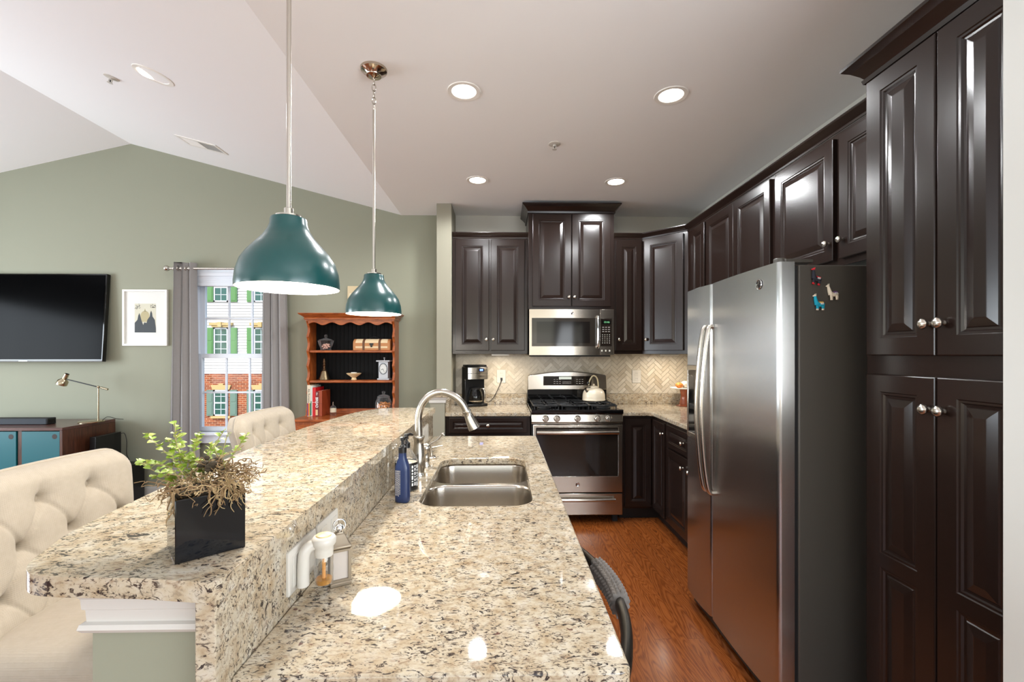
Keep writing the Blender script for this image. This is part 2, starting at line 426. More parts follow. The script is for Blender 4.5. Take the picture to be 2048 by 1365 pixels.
# ------------------------------------------------------------------ the setting
WY, RX, CE = 4.40, 1.88, 2.755
LX, BY = -6.2, -3.5
struct('floor', MB().box(LX - .1, BY - .1, -0.1, RX + .1, WY + .1, 0), 'floor', 'orange brown oak strip floor running away from the camera')
XF, XR, ZR = -0.982, -3.569, 3.424
sl = (ZR - CE) / (XF - XR)
zl = ZR - 0.235 * (XR - LX)
prof = [(RX, CE), (XF, CE), (XR, ZR), (LX, zl), (LX, zl + .3), (XR, ZR + .3), (RX, ZR + .3)]
struct('ceiling', MB().prism(prof, BY, WY, 'XZ'), 'ceiling', 'white ceiling, flat over the kitchen and peaked over the living room')
# back wall of the living room with the window opening
OX0, OX1, OZ0, OZ1 = -2.974, -2.166, 0.655, 2.165
mb = MB(); T = WY + .14
mb.box(LX - .1, WY, 0, OX0, T, 3.8).box(OX1, WY, 0, -0.52, T, 3.8).box(OX0, WY, 0, OX1, T, OZ0).box(OX0, WY, OZ1, OX1, T, 3.8)
struct('wall_back', mb, 'sage', 'sage green back wall of the living room with a gable top')
struct('wall_kitchen', MB().box(-0.52, WY, 0, RX + .1, T, 3.8), 'greige_lifted', 'kitchen back wall behind range and dark cabinets')
struct('wall_right', MB().box(RX, BY, 0, RX + .1, -2.0, 3.8).box(RX, .6, 0, RX + .1, WY, 3.8).box(RX, -2.0, 0, RX + .1, .6, .8).box(RX, -2.0, 2.3, RX + .1, .6, 3.8), 'greige_lifted', 'right kitchen wall behind fridge and pantry')
struct('wall_pantry', MB().box(1.19, 0.93, 0, RX, 1.045, CE), 'white_wall', 'white wall end beside the tall pantry cabinet')
mb = MB()
mb.box(LX - .1, BY, 0, LX, -2.0, 3.8).box(LX - .1, 0.2, 0, LX, 1.5, 3.8).box(LX - .1, 3.2, 0, LX, WY, 3.8)
mb.box(LX - .1, -2.0, 0, LX, .2, .7).box(LX - .1, -2.0, 2.2, LX, .2, 3.8).box(LX - .1, 1.5, 0, LX, 3.2, .7).box(LX - .1, 1.5, 2.2, LX, 3.2, 3.8)
struct('wall_left', mb, 'sage', 'sage green left wall of the living room with two windows, the nearer one added')
mb = MB()
mb.box(LX, BY - .1, 0, -4.2, BY, 3.8).box(1.0, BY - .1, 0, RX, BY, 3.8).box(-4.2, BY - .1, 0, 1.0, BY, .6).box(-4.2, BY - .1, 2.5, 1.0, BY, 3.8)
struct('wall_front', mb, 'white_wall', 'wall behind the camera with a broad added window')
# plain unseen frames; those behind and beside the camera are added for light
mb = MB()
for x in (-4.2, -2.92, -1.62, -.32, .96): mb.box(x, BY - .06, .6, x + .05, BY - .01, 2.5)
for z in (.6, 1.52, 2.45): mb.box(-4.2, BY - .06, z, 1.0, BY - .01, z + .05)
struct('added_window_2', mb, 'window_white', 'added broad white window in the wall behind the camera')
for nm, y0, y1 in (('added_window_3', -2.0, .2), ('window_4', 1.5, 3.2)):
    mb = MB()
    for k in range(4): yy = y0 + (y1 - y0 - .05) * k / 3; mb.box(LX - .06, yy, .7, LX - .01, yy + .05, 2.2)
    for z in (.7, 1.42, 2.15): mb.box(LX - .06, y0, z, LX - .01, y1, z + .05)
    struct(nm, mb, 'window_white', 'white window in the left wall ' + ('nearer the camera, added for its light' if y0 < 0 else 'beside the television'))
mb = MB()
for k in range(4): yy = -2.0 + 2.55 * k / 3; mb.box(RX + .02, yy, .8, RX + .07, yy + .05, 2.3)
for z in (.8, 1.52, 2.25): mb.box(RX + .02, -2.0, z, RX + .07, .6, z + .05)
struct('added_window_5', mb, 'window_white', 'added white window in the right wall behind the camera')  # opening and frame added to carry the ceiling fill
# wall stub and low wall at the end of the counter
struct('wall_stub', MB().box(-0.591, 4.045, 0, -0.457, WY, CE), 'stub_paint_dimmed', 'narrow full height wall end between living room and kitchen', bevel=.004)
struct('wall_low', MB().box(-0.598, 3.73, 0, -0.478, 4.045, 1.045), 'stub_paint_dimmed', 'low painted wall end in front of the wall stub')
struct('trim_1', MB().sweep([(-.598, 4.045), (-.598, 3.73), (-.478, 3.73), (-.478, 4.045)], [(0, 1.0), (.008, 1.0), (.010, 1.015), (.006, 1.02), (.014, 1.03), (.02, 1.046), (0, 1.046)]), 'trim', 'white moulding under the granite cap of the low wall')
# peninsula knee wall and its white moulding
struct('wall_peninsula', MB().box(-.625, .70, 0, -.442, 2.66, 1.056), 'sage', 'sage painted knee wall carrying the raised bar')
crownp = [(0, .985), (.009, .985), (.013, .991), (.011, .998), (.005, 1.0), (.006, 1.018), (.009, 1.020), (.010, 1.036), (.016, 1.046), (.020, 1.0555), (0, 1.0555)]
struct('trim_2', MB().sweep([(-.625, 2.66), (-.625, .70), (-.442, .70)], crownp), 'trim', 'white crown moulding under the bar top')
bbp = [(0, 0), (.014, 0), (.014, .11), (.008, .128), (0, .13)]
struct('baseboard_back', MB().sweep([(LX, WY), (-0.591, WY)], bbp), 'trim', 'white baseboard along the living room back wall')
struct('baseboard_left', MB().sweep([(LX, BY), (LX, WY)], bbp), 'trim', 'white baseboard along the left wall')
struct('baseboard_right', MB().sweep([(RX, .93), (RX, BY)], bbp), 'trim', 'white baseboard along the right wall behind the camera')

# back window with blind, sashes and panes
wf = MB()
cs = .06
wf.box(OX0 - cs, WY - .022, OZ0 - .02, OX0, WY, OZ1 + cs).box(OX1, WY - .022, OZ0 - .02, OX1 + cs, WY, OZ1 + cs).box(OX0, WY - .022, OZ1, OX1, WY, OZ1 + cs)
wf.box(OX0, WY, OZ0, OX0 + .025, WY + .12, OZ1).box(OX1 - .025, WY, OZ0, OX1, WY + .12, OZ1).box(OX0, WY, OZ1 - .025, OX1, WY + .12, OZ1)
win = struct('window_1', wf, 'window_white', 'white double hung window between grey curtains', bevel=.003)
MB().box(OX0 - .1, WY - .05, OZ0 - .03, OX1 + .1, WY + .12, OZ0).box(OX0 - .07, WY - .02, OZ0 - .11, OX1 + .07, WY, OZ0 - .03).build('window_sill', 'window_white', win, bevel=.004)
def sash(z0, z1, y0, y1, st):
    x0, x1 = OX0 + .025, OX1 - .025
    b = MB().box(x0, y0, z0, x0 + st, y1, z1).box(x1 - st, y0, z0, x1, y1, z1).box(x0 + st, y0, z0, x1 - st, y1, z0 + st).box(x0 + st, y0, z1 - st, x1 - st, y1, z1)
    gx0, gx1, gz0, gz1 = x0 + st, x1 - st, z0 + st, z1 - st
    ym = (y0 + y1) / 2
    for k in (1, 2): xx = gx0 + (gx1 - gx0) * k / 3; b.box(xx - .009, ym - .008, gz0, xx + .009, ym + .008, gz1)
    zz = (gz0 + gz1) / 2; b.box(gx0, ym - .0075, zz - .009, gx1, ym + .0075, zz + .009)
    o = b.build('sash', 'window_white', win, bevel=.002)
    MB().box(gx0, ym - .002, gz0, gx1, ym + .002, gz1).build('pane', 'pane', o)
sash(OZ0, 1.405, WY + .015, WY + .05, .042)
sash(1.365, OZ1 - .025, WY + .06, WY + .095, .042)
o = MB().box(OX0 + .01, WY - .03, 2.055, OX1 - .01, WY + .012, 2.15).box(OX0 + .005, WY - .04, 2.15, OX1 - .005, WY + .012, 2.185)
for k in range(5): o.box(OX0 + .012, WY - .034, 2.058 + k * .018, OX1 - .012, WY - .03, 2.066 + k * .018)
b = o.build('roller_blind', 'window_white'); tag(b, 'white blind gathered up at the top of the window', 'blind')

# backsplash tiles in herringbone
def herringbone(x0, x1, z0, z1, L=.102, W=.034, gap=.002):
    mb = MB(); cols = []; c45 = math.cos(PI / 4)
    n = 40
    bm = bmesh.new(); quads = []
    for i in range(-n, n):
        for j in range(-n, n):
            for kind in (0, 1):
                # classic herringbone lattice, then turned by 45 degrees
                ox = i * W + j * L * 1.0; oy = i * W - j * L * 1.0
                ox, oy = i * W + j * (L), i * W - j * (L)
                if kind == 0: q = (ox, oy, ox + L, oy + W)
                else: q = (ox - W + W, oy + W, ox + W, oy + W + L)
                pts = [(q[0] + gap / 2, q[1] + gap / 2), (q[2] - gap / 2, q[1] + gap / 2), (q[2] - gap / 2, q[3] - gap / 2), (q[0] + gap / 2, q[3] - gap / 2)]
                rp = [((px - py) * c45 + (x0 + x1) / 2, (px + py) * c45 + (z0 + z1) / 2) for px, py in pts]
                if max(p[0] for p in rp) < x0 or min(p[0] for p in rp) > x1 or max(p[1] for p in rp) < z0 or min(p[1] for p in rp) > z1: continue
                quads.append(rp)
    out = []
    for rp in quads:                         # clip each tile to the splash rectangle
        poly = rp
        for ax, lim, sg in ((0, x0, 1), (0, x1, -1), (1, z0, 1), (1, z1, -1)):
            new = []
            for a in range(len(poly)):
                p, q = poly[a], poly[(a + 1) % len(poly)]
                ip, iq = (p[ax] - lim) * sg >= 0, (q[ax] - lim) * sg >= 0
                if ip: new.append(p)
                if ip != iq:
                    t = (lim - p[ax]) / (q[ax] - p[ax]); new.append((p[0] + (q[0] - p[0]) * t, p[1] + (q[1] - p[1]) * t))
            poly = new
            if len(poly) < 3: break
        if len(poly) >= 3: out.append(poly)
    return out
def tile_mat():
    m = mat('veined marble tile', (200, 190, 172), 0.3)
    a = node(m, 'ShaderNodeVertexColor'); a.layer_name = 'tone'
    v = ramp(m, noise(m, coords(m), 26, 5, 0.6, 1.0), [(0.3, (0.86, 0.85, 0.83)), (0.6, (1, 1, 1))])
    link(m, mixc(m, 1.0, a.outputs[0], v, 'MULTIPLY'), bsdf(m).inputs['Base Color']); return m
M['tile'] = tile_mat(); M['grout'] = mat('tile grout', (186, 176, 158), 0.8)
def splash(name, x0, x1, z0, z1, fn, backing, label):
    rnd = random.Random(3); mb = MB(); cols = []
    for poly in herringbone(x0, x1, z0, z1):
        n = len(poly); mb.add([fn(p[0], p[1], .005) for p in poly] + [fn(p[0], p[1], .001) for p in poly], [tuple(range(n))] + [(i, i + n, (i + 1) % n + n, (i + 1) % n) for i in range(n)])
        r_ = rnd.random(); c = lin((198, 188, 170)) if r_ < .55 else lin((208, 199, 182)) if r_ < .82 else lin((188, 177, 158)) if r_ < .93 else lin((178, 166, 146))
        cols += [c] * (n + 1)
    o = struct(name, backing, 'grout', label)
    mb.build('tile_field', 'tile', o, attr=cols)
splash('trim_3', -.455, RX, 1.018, 1.43, lambda x, z, d: (x, WY - .003 - d, z), MB().box(-.455, WY - .003, 1.018, RX, WY, 1.43), 'beige marble herringbone backsplash on the kitchen back wall')
splash('trim_4', 2.58, 4.39, 1.018, 1.43, lambda y, z, d: (RX - .003 - d, y, z), MB().box(RX - .003, 2.58, 1.018, RX, 4.39, 1.43), 'beige marble herringbone backsplash on the right wall')

# ------------------------------------------------------------------ cabinets
def door_mb(w_, h_, t=.02, stile=.055, splits=None):
    mb = MB()
    rect = lambda i, y: [(i, y, i), (w_ - i, y, i), (w_ - i, y, h_ - i), (i, y, h_ - i)]
    mb.rings([rect(0, 0), rect(0, -t + .004), rect(.0015, -t + .001), rect(.004, -t)], True, False)
    e = .004; x0, x1 = stile, w_ - stile
    zs = [(stile, h_ - stile)] if not splits else splits
    y = -t
    mb.quad((e, y, e), (x0, y, e), (x0, y, h_ - e), (e, y, h_ - e)); mb.quad((x1, y, e), (w_ - e, y, e), (w_ - e, y, h_ - e), (x1, y, h_ - e))
    zz = [e] + [v for a in zs for v in a] + [h_ - e]
    for k in range(0, len(zz), 2): mb.quad((x0, y, zz[k]), (x1, y, zz[k]), (x1, y, zz[k + 1]), (x0, y, zz[k + 1]))
    for z0, z1 in zs:
        k = min(1.0, (x1 - x0) / .12, (z1 - z0) / .11)
        rr = lambda i, yy: [(x0 + i * k, yy, z0 + i * k), (x1 - i * k, yy, z0 + i * k), (x1 - i * k, yy, z1 - i * k), (x0 + i * k, yy, z1 - i * k)]
        mb.rings([rr(0, -t), rr(.003, -t + .003), rr(.009, -t + .0035), rr(.013, -t + .0085), rr(.019, -t + .0095), rr(.022, -t + .007), rr(.043, -t + .001), rr(.046, -t + .0005)], False, True)
    return mb
def knob_mb(x, z, y0, big=1.0):
    return MB().lathe([(.0075 * big, 0), (.0065 * big, .004), (.0045 * big, .009), (.0055 * big, .012), (.0135 * big, .015), (.0155 * big, .0195), (.0135 * big, .025), (.007 * big, .0285), (.001, .029)], (x, y0, z), 24, '-Y',
                      lambda a, zz: 1 + (.07 * math.cos(8 * a + zz * 260) if zz > .013 else 0))
CROWN_S = [(0, 0), (.006, 0), (.008, .010), (.004, .014), (.012, .022), (.026, .034), (.034, .040), (.036, .046), (.036, .05), (0, .05)]
CROWN_L = [(0, 0), (.008, 0), (.012, .014), (.006, .018), (.014, .030), (.034, .052), (.050, .064), (.055, .068), (.056, .078), (0, .078)]
def cabinet(name, label, loc, rz, w_, d_, h_, fronts, crown=None, path=None, toe=0, group=None, cat='cabinet'):
    t = thing(name, label, cat, loc, rz, group)
    b = MB().box(0, 0, toe, w_, d_, h_)
    b.build('carcass', 'espresso', t, bevel=.002)
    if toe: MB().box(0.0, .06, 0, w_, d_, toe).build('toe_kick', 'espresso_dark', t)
    for f in fronts:
        nm = f.get('kind', 'door')
        dm = door_mb(f['w'], f['h'], stile=f.get('stile', .055), splits=f.get('splits')); dm.v = [(p[0] + f['x'], p[1] - .001, p[2] + f['z']) for p in dm.v]
        d = dm.build(nm, 'espresso', t, smooth=9)
        if f.get('knob'):
            kx, kz = f['knob']; knob_mb(f['x'] + kx, f['z'] + kz, -.021, f.get('big', 1)).build('knob', 'nickel', d, smooth=50)
    if crown:
        pr = [(o, z + h_) for o, z in crown]
        MB().sweep(path or [(0, 0), (w_, 0)], pr).build('crown_moulding', 'espresso', t, smooth=9)
    return t
UG = 'dark wall cabinets around the range'
# uppers on the back wall (front faces -Y)
cabinet('wall_cabinet', 'dark brown two-door wall cabinet above the coffee maker', (-.452, 4.08, 1.403), 0, .682, .32, 1.047,
        [dict(x=.028, z=.032, w=.303, h=1.0, knob=(.280, .10)), dict(x=.347, z=.032, w=.305, h=1.0, knob=(.023, .10))], CROWN_S, None, group=UG)
cabinet('wall_cabinet', 'tallest dark brown wall cabinet, over the microwave, its crown near the ceiling', (.2305, 3.99, 1.803), 0, .763, .41, .852,
        [dict(x=.035, z=.022, w=.344, h=.822, knob=(.322, .082)), dict(x=.385, z=.022, w=.344, h=.822, knob=(.022, .082))], CROWN_L, [(0, .41), (0, 0), (.763, 0), (.763, .41)], group=UG)
cabinet('wall_cabinet', 'narrow single-door dark wall cabinet right of the microwave', (.994, 4.08, 1.403), 0, .282, .32, 1.047,
        [dict(x=.034, z=.032, w=.238, h=1.0, knob=(.025, .10))], CROWN_S, None, group=UG)
# diagonal corner unit
t = thing('wall_cabinet', 'dark diagonal corner wall cabinet beside the fridge top', 'cabinet', (1.276, 4.08, 1.403), 0, UG)
dx, dy = 1.575 - 1.276, 3.79 - 4.08; dl = math.hypot(dx, dy); an = math.atan2(dy, dx)
MB().prism([(0, 0), (dx, dy), (RX - 1.276 - .001, dy), (RX - 1.276 - .001, .319), (0, .319)], 0, 1.047).build('carcass', 'espresso', t, bevel=.002)
Q = Matrix.Rotation(an, 4, 'Z')
dm = door_mb(dl - .062, 1.0); dm.v = [tuple(Q @ Vector((p[0] + .028, p[1] - .001, p[2] + .032))) for p in dm.v]
d = dm.build('door', 'espresso', t, smooth=9)
km = knob_mb(.028 + .022, .032 + .10, -.021); km.v = [tuple(Q @ Vector(p)) for p in km.v]; km.build('knob', 'nickel', d, smooth=50)
MB().sweep([(0, 0), (dx, dy)], [(o, z + 1.047) for o, z in CROWN_S]).build('crown_moulding', 'espresso', t, smooth=9)
# run on the right wall (front faces -X): local x runs towards the camera
RZ = R(-90)
cabinet('wall_cabinet', 'narrow dark wall cabinet on the right wall next to the diagonal corner one', (1.575, 3.79, 1.403), RZ, .362, RX - 1.576, 1.04,
        [dict(x=.10, z=.032, w=.245, h=.99)], CROWN_S, group='dark wall cabinets along the right wall')
cabinet('wall_cabinet', 'two-door dark wall cabinet behind the far edge of the fridge', (1.575, 3.426, 1.403), RZ, .862, RX - 1.576, 1.04,
        [dict(x=.02, z=.032, w=.402, h=.99), dict(x=.428, z=.032, w=.410, h=.99)], CROWN_S, group='dark wall cabinets along the right wall')
cabinet('wall_cabinet', 'short two-door dark cabinet directly above the fridge', (1.575, 2.562, 1.815), RZ, .975, RX - 1.576, .628,
        [dict(x=.024, z=.03, w=.452, h=.572, knob=(.424, .085)), dict(x=.512, z=.03, w=.44, h=.572, knob=(.024, .085))], CROWN_S, group='dark wall cabinets along the right wall')
# pantry
cabinet('pantry_cabinet', 'tall dark brown pantry cabinet with four doors right of the fridge', (1.29, 1.566, 0), RZ, .518, RX - 1.291, 2.362,
        [dict(x=.020, z=1.400, w=.252, h=.95, knob=(.232, .095), stile=.058, big=1.05), dict(x=.276, z=1.400, w=.238, h=.95, knob=(.022, .095), stile=.058, big=1.05),
         dict(x=.020, z=.115, w=.252, h=1.222, knob=(.232, 1.125), stile=.058, splits=[(.058, .575), (.622, 1.164)], big=1.05),
         dict(x=.276, z=.115, w=.238, h=1.222, knob=(.022, 1.125), stile=.058, splits=[(.058, .575), (.622, 1.164)], big=1.05)],
        CROWN_L, [(0, RX - 1.291), (0, 0), (.518, 0)], toe=.09, cat='cabinet')
# base cabinets
cabinet('base_cabinet', 'dark base cabinet with a wide drawer left of the range', (-.474, 3.775, 0), 0, .708, .62, .884,
        [dict(x=.028, z=.745, w=.652, h=.128, stile=.032, knob=(.326, .064), kind='drawer'), dict(x=.028, z=.12, w=.322, h=.60, knob=(.30, .54)), dict(x=.358, z=.12, w=.322, h=.60, knob=(.022, .54))], toe=.10, group='dark base cabinets')
t = thing('base_cabinet', 'dark corner base cabinet with folding doors right of the range', 'cabinet', (1.0, 3.775, 0), 0, 'dark base cabinets')
MB().prism([(0, 0), (.275, 0), (.275, -.32), (.87, -.32), (.87, .615), (0, .615)], .10, .884).build('carcass', 'espresso', t, bevel=.002)
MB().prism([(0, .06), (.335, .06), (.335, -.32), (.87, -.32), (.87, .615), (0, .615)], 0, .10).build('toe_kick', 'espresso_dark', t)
dm = door_mb(.222, .74, stile=.05); dm.v = [(p[0] + .028, p[1] - .001, p[2] + .118) for p in dm.v]; dm.build('door', 'espresso', t, smooth=9)
Q = Matrix.Translation((.275, -.03, 0)) @ Matrix.Rotation(RZ, 4, 'Z')
dm = door_mb(.27, .74, stile=.05); dm.v = [tuple(Q @ Vector((p[0], p[1] - .001, p[2] + .118))) for p in dm.v]; d = dm.build('door', 'espresso', t, smooth=9)
km = knob_mb(.245, .118 + .66, -.021); km.v = [tuple(Q @ Vector(p)) for p in km.v]; km.build('knob', 'nickel', d, smooth=50)
cabinet('base_cabinet', 'dark base cabinet with drawer over door, half hidden by the fridge', (1.275, 3.453, 0), RZ, .89, RX - 1.276, .884,
        [dict(x=.028, z=.70, w=.41, h=.165, stile=.034, knob=(.33, .082), kind='drawer'), dict(x=.028, z=.12, w=.41, h=.565, knob=(.325, .49)),
         dict(x=.448, z=.70, w=.41, h=.165, stile=.034, knob=(.205, .082), kind='drawer'), dict(x=.448, z=.12, w=.41, h=.565, knob=(.025, .49))], toe=.10, group='dark base cabinets')

# ------------------------------------------------------------------ counters
t = thing('countertop', 'speckled granite countertop left of the range under the coffee maker', 'countertop', (-.475, 3.745, .885), 0, world=True)
MB().box(-.477, 3.745, .8845, .236, WY - .001, .915).build('slab', 'granite', t, bevel=.004)
MB().box(-.447, WY - .029, .915, .236, WY - .0075, 1.017).build('upstand', 'granite', t, bevel=.002)
MB().box(-.477, 3.76, .915, -.447, WY - .008, 1.017).build('upstand', 'granite', t, bevel=.002)
t = thing('countertop', 'L-shaped granite countertop right of the range under the cake stand', 'countertop', (1.0, 3.745, .885), 0, world=True)
slab(MB(), [(.997, 3.745), (1.225, 3.745), (1.255, 3.715), (1.255, 2.565), (RX - .001, 2.565), (RX - .001, WY - .001), (.997, WY - .001)], [], .8845, .915).build('slab', 'granite', t, bevel=.004)
MB().box(.997, WY - .029, .915, RX - .008, WY - .0075, 1.017).build('upstand', 'granite', t, bevel=.002)
MB().box(RX - .029, 2.565, .915, RX - .0085, WY - .03, 1.017).build('upstand', 'granite', t, bevel=.002)
o = MB().box(-.622, 3.70, 1.047, -.452, 4.043, 1.077).build('ledge_cap', 'granite', bevel=.003); tag(o, 'small granite cap on the low wall behind the faucet', 'cap')
# island
IX0, IX1, IY0, IY1 = -.4115, .201, .690, 2.691
SX0, SX1, SY0, SY1 = -.280, .102, 1.455, 2.118
t = thing('island_countertop', 'long lower granite island countertop with the sink cut into it', 'countertop', (IX0, IY0, .885), 0, world=True)
slab(MB(), [(IX0, IY0), (IX1 - .012, IY0), (IX1, IY0 + .012), (IX1, IY1 - .012), (IX1 - .012, IY1), (IX0, IY1)], [rrect(SX0, SY0, SX1, SY1, .075, 8)], .885, .915).build('slab', 'granite', t, bevel=.005, seg=3)
MB().box(-.4415, .655, .85, -.4118, 2.675, 1.056).build('upstand', 'granite', t, bevel=.002)
bo = smooth_path([(-.640, .659, 0), (-.680, .6665, 0), (-.708, .684, 0), (-.730, .715, 0), (-.748, .757, 0), (-.774, .825, 0), (-.797, .971, 0), (-.815, 1.12, 0), (-.848, 1.48, 0), (-.860, 1.889, 0), (-.815, 2.40, 0), (-.76, 2.58, 0), (-.69, 2.662, 0), (-.607, 2.682, 0)], 5)
outer = [(-.412, .638), (-.4, .650), (-.4, 2.680)] + [(p.x, p.y) for p in reversed(bo)] + [(-.52, .652)]
o = slab(MB(), outer, [], 1.0562, 1.086).build('bar_countertop', 'granite', bevel=.013, seg=5); tag(o, 'raised curved granite bar counter with a black planter on it', 'countertop')
# island body
t = thing('island_cabinet', 'dark island cabinet under the lower granite countertop', 'cabinet', (-.40, .70, 0), 0, world=True)
MB().box(-.41, 1.315, .10, .168, 2.665, .68).box(-.41, 1.315, .68, -.31, 2.665, .884).box(.128, 1.315, .68, .168, 2.665, .884).box(-.41, 1.315, .68, .168, 1.42, .884).box(-.41, 2.15, .68, .168, 2.665, .884).build('carcass', 'espresso', t)
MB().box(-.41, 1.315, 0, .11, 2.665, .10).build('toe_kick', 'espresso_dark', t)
MB().box(-.41, .702, .0, -.405, 1.314, .884).box(-.405, .702, 0, .168, .716, .884).build('end_panel', 'espresso', t)
for k, (y0, w_) in enumerate(((1.335, .42), (1.76, .42), (2.185, .46))):
    Q = Matrix.Translation((.168, y0, .12)) @ Matrix.Rotation(R(90), 4, 'Z')
    dm = door_mb(w_, .74); dm.v = [tuple(Q @ Vector(p)) for p in dm.v]; d = dm.build('door', 'espresso', t, smooth=9)
    km = knob_mb(.03, .64, -.02); km.v = [tuple(Q @ Vector(p)) for p in km.v]; km.build('knob', 'nickel', d, smooth=50)
# dishwasher
t = thing('dishwasher', 'steel dishwasher in the island with a bowed bar handle', 'dishwasher', (.10, 1.0, 0), 0, world=True)
MB().box(-.38, .722, .10, .165, 1.306, .882).build('tub', 'black_plastic', t)
MB().box(.166, .722, .11, .192, 1.306, .872).build('door', 'steel_v', t, bevel=.004)
MB().box(-.1, .73, 0, .13, 1.30, .10).build('toe_kick', 'espresso_dark', t)
hp = [(.194 + .066 * math.sin(PI * k / 20) ** .8 if 0 < k < 20 else .194, .745 + .54 * k / 20, .853) for k in range(21)]
MB().tube(hp, .012, 10, flat=1.5, up=(0, 0, 1)).build('handle', mat('darkened steel', (120, 114, 106), 0.3, 1.0), t, smooth=50)  # dark reflections on the steel are put into its colour
# knit towel over the handle
mb = MB(); rows = []
for i in range(150):
    f = i / 149; yy = .985 + .165 * f; hx = .194 + .066 * math.sin(PI * (yy - .745) / .54) ** .8
    ring = []
    for j in range(64):
        a = 2 * PI * j / 64
        kn = abs(math.sin(PI * f * 13 + (0 if int(a / (2 * PI) * 12) % 2 else PI / 2))) * abs(math.sin(6 * a))
        bb = 1 + .34 * kn - .12 * (1 if i in (0, 149) else 0)
        ring.append((hx + .0175 * bb * math.cos(a), yy, .853 + .0250 * bb * math.sin(a)))
    rows.append(ring)
mb.rings(rows); o = mb.build('knit_towel', 'towel', smooth=60); tag(o, 'dark grey knitted towel wrapped over the dishwasher handle', 'towel')

# ------------------------------------------------------------------ sink and faucet
t = thing('sink', 'double bowl stainless sink set under the island granite', 'sink', (-.09, 1.78, .885), 0, world=True)
DV = 1.800
bowls = [(SX0 - .006, SY0 - .006, SX1 + .006, DV - .014), (SX0 - .006, DV + .014, SX1 + .006, SY1 + .006)]
RC = .07
slab(MB(), rrect(SX0 - .018, SY0 - .018, SX1 + .018, SY1 + .018, .08, 8), [rrect(*b, RC, 8) for b in bowls], .8805, .8840).build('rim', 'sink_steel', t, bevel=.0015)
for (x0, y0, x1, y1) in bowls:
    def lp(i, z): return [(p[0], p[1], z) for p in rrect(x0 + i, y0 + i, x1 - i, y1 - i, RC - i * .3, 8)]
    drop = 0.0
    mb = MB(); seq = [(0, .8838), (.002, .875), (.005, .84), (.010, .74), (.016, .715), (.032, .702), (.06, .698)]
    mb.rings([lp(i, z) for i, z in seq] + [lp(.10, .696)], False, True)
    o = mb.build('bowl', 'sink_steel', t, smooth=60)
    sm = o.modifiers.new('t', 'SOLIDIFY'); sm.thickness = .0015; sm.offset = 1
    MB().lathe([(.044, 0), (.044, .003), (.034, .004), (.03, .001), (.001, .001)], ((x0 + x1) / 2, (y0 + y1) / 2, .6965), 28).build('drain', 'chrome', o, smooth=40)
fx, fy = -.3365, 1.818
t = thing('faucet', 'tall brushed nickel gooseneck faucet with pull-down spray beside the sink', 'faucet', (fx, fy, .915), 0, world=True)
MB().lathe([(.025, .9152), (.026, .921), (.0225, .926), (.0215, .932), (.0255, .955), (.0265, .975), (.0235, 1.01), (.0195, 1.04), (.0195, 1.058), (.0225, 1.066), (.0240, 1.070), (.0225, 1.075), (.015, 1.077)], (fx, fy, 0), 32).build('body', 'nickel', t, smooth=50)
gp = smooth_path([(fx, fy, 1.072), (fx - .002, fy, 1.115), (fx - .001, fy, 1.158), (fx + .014, fy, 1.205), (fx + .046, fy, 1.238), (fx + .093, fy, 1.2515), (fx + .140, fy, 1.236), (fx + .174, fy, 1.206), (fx + .194, fy, 1.168)], 6)
MB().tube(gp, .0145, 18).build('gooseneck', 'nickel', t, smooth=60)
A_ = Vector((fx + .193, fy, 1.171)); B_ = Vector((fx + .224, fy, 1.104)); dv = (B_ - A_)
q = Vector((0, 0, 1)).rotation_difference(dv.normalized()).to_matrix().to_4x4(); L_ = dv.length
MB(Matrix.Translation(A_) @ q).lathe([(.0145, -.006), (.0185, -.004), (.0185, .003), (.0165, .006), (.0175, .02), (.0205, .042), (.0235, .062), (.0245, L_), (.020, L_ + .001), (.001, L_ + .001)], (0, 0, 0), 28, mod=lambda a, z: 1 + (.035 * math.cos(6 * a) if .005 < z < .06 else 0)).build('spray_head', 'nickel', t, smooth=50)
t = thing('lever_tap', 'small nickel lever tap valve between faucet and soap dispenser', 'tap', (-.330, 1.963, .915), 0, world=True)
MB().lathe([(.018, .9152), (.019, .922), (.0145, .928), (.0165, .945), (.0175, .960), (.0145, .972), (.0165, .978), (.021, .990), (.021, 1.004), (.013, 1.016), (.001, 1.018)], (-.333, 1.963, 0), 26).build('valve_body', 'nickel', t, smooth=50)
MB().tube(smooth_path([(-.325, 1.963, 1.004), (-.308, 1.963, 1.017), (-.285, 1.963, 1.030), (-.268, 1.963, 1.048), (-.259, 1.963, 1.058), (-.254, 1.963, 1.052)], 5), [.006] * 8 + [.007] * 10 + [.0085] * 8, 10, flat=.7).build('lever', 'nickel', t, smooth=60)
t = thing('soap_dispenser', 'small nickel soap pump set into the counter behind the faucet handle', 'soap dispenser', (-.331, 2.122, .915), 0, world=True)
MB().lathe([(.025, .9152), (.026, .920), (.020, .925), (.010, .928), (.009, .940), (.013, .943), (.013, .948), (.006, .950), (.006, .958), (.010, .961), (.010, .967), (.001, .968)], (-.335, 2.122, 0), 26).build('pump_base', 'nickel', t, smooth=50)
MB().tube([(-.335, 2.122, .963), (-.31, 2.122, .968), (-.281, 2.122, .974)], [.005, .0045, .004], 10).build('spout', 'nickel', t, smooth=60)

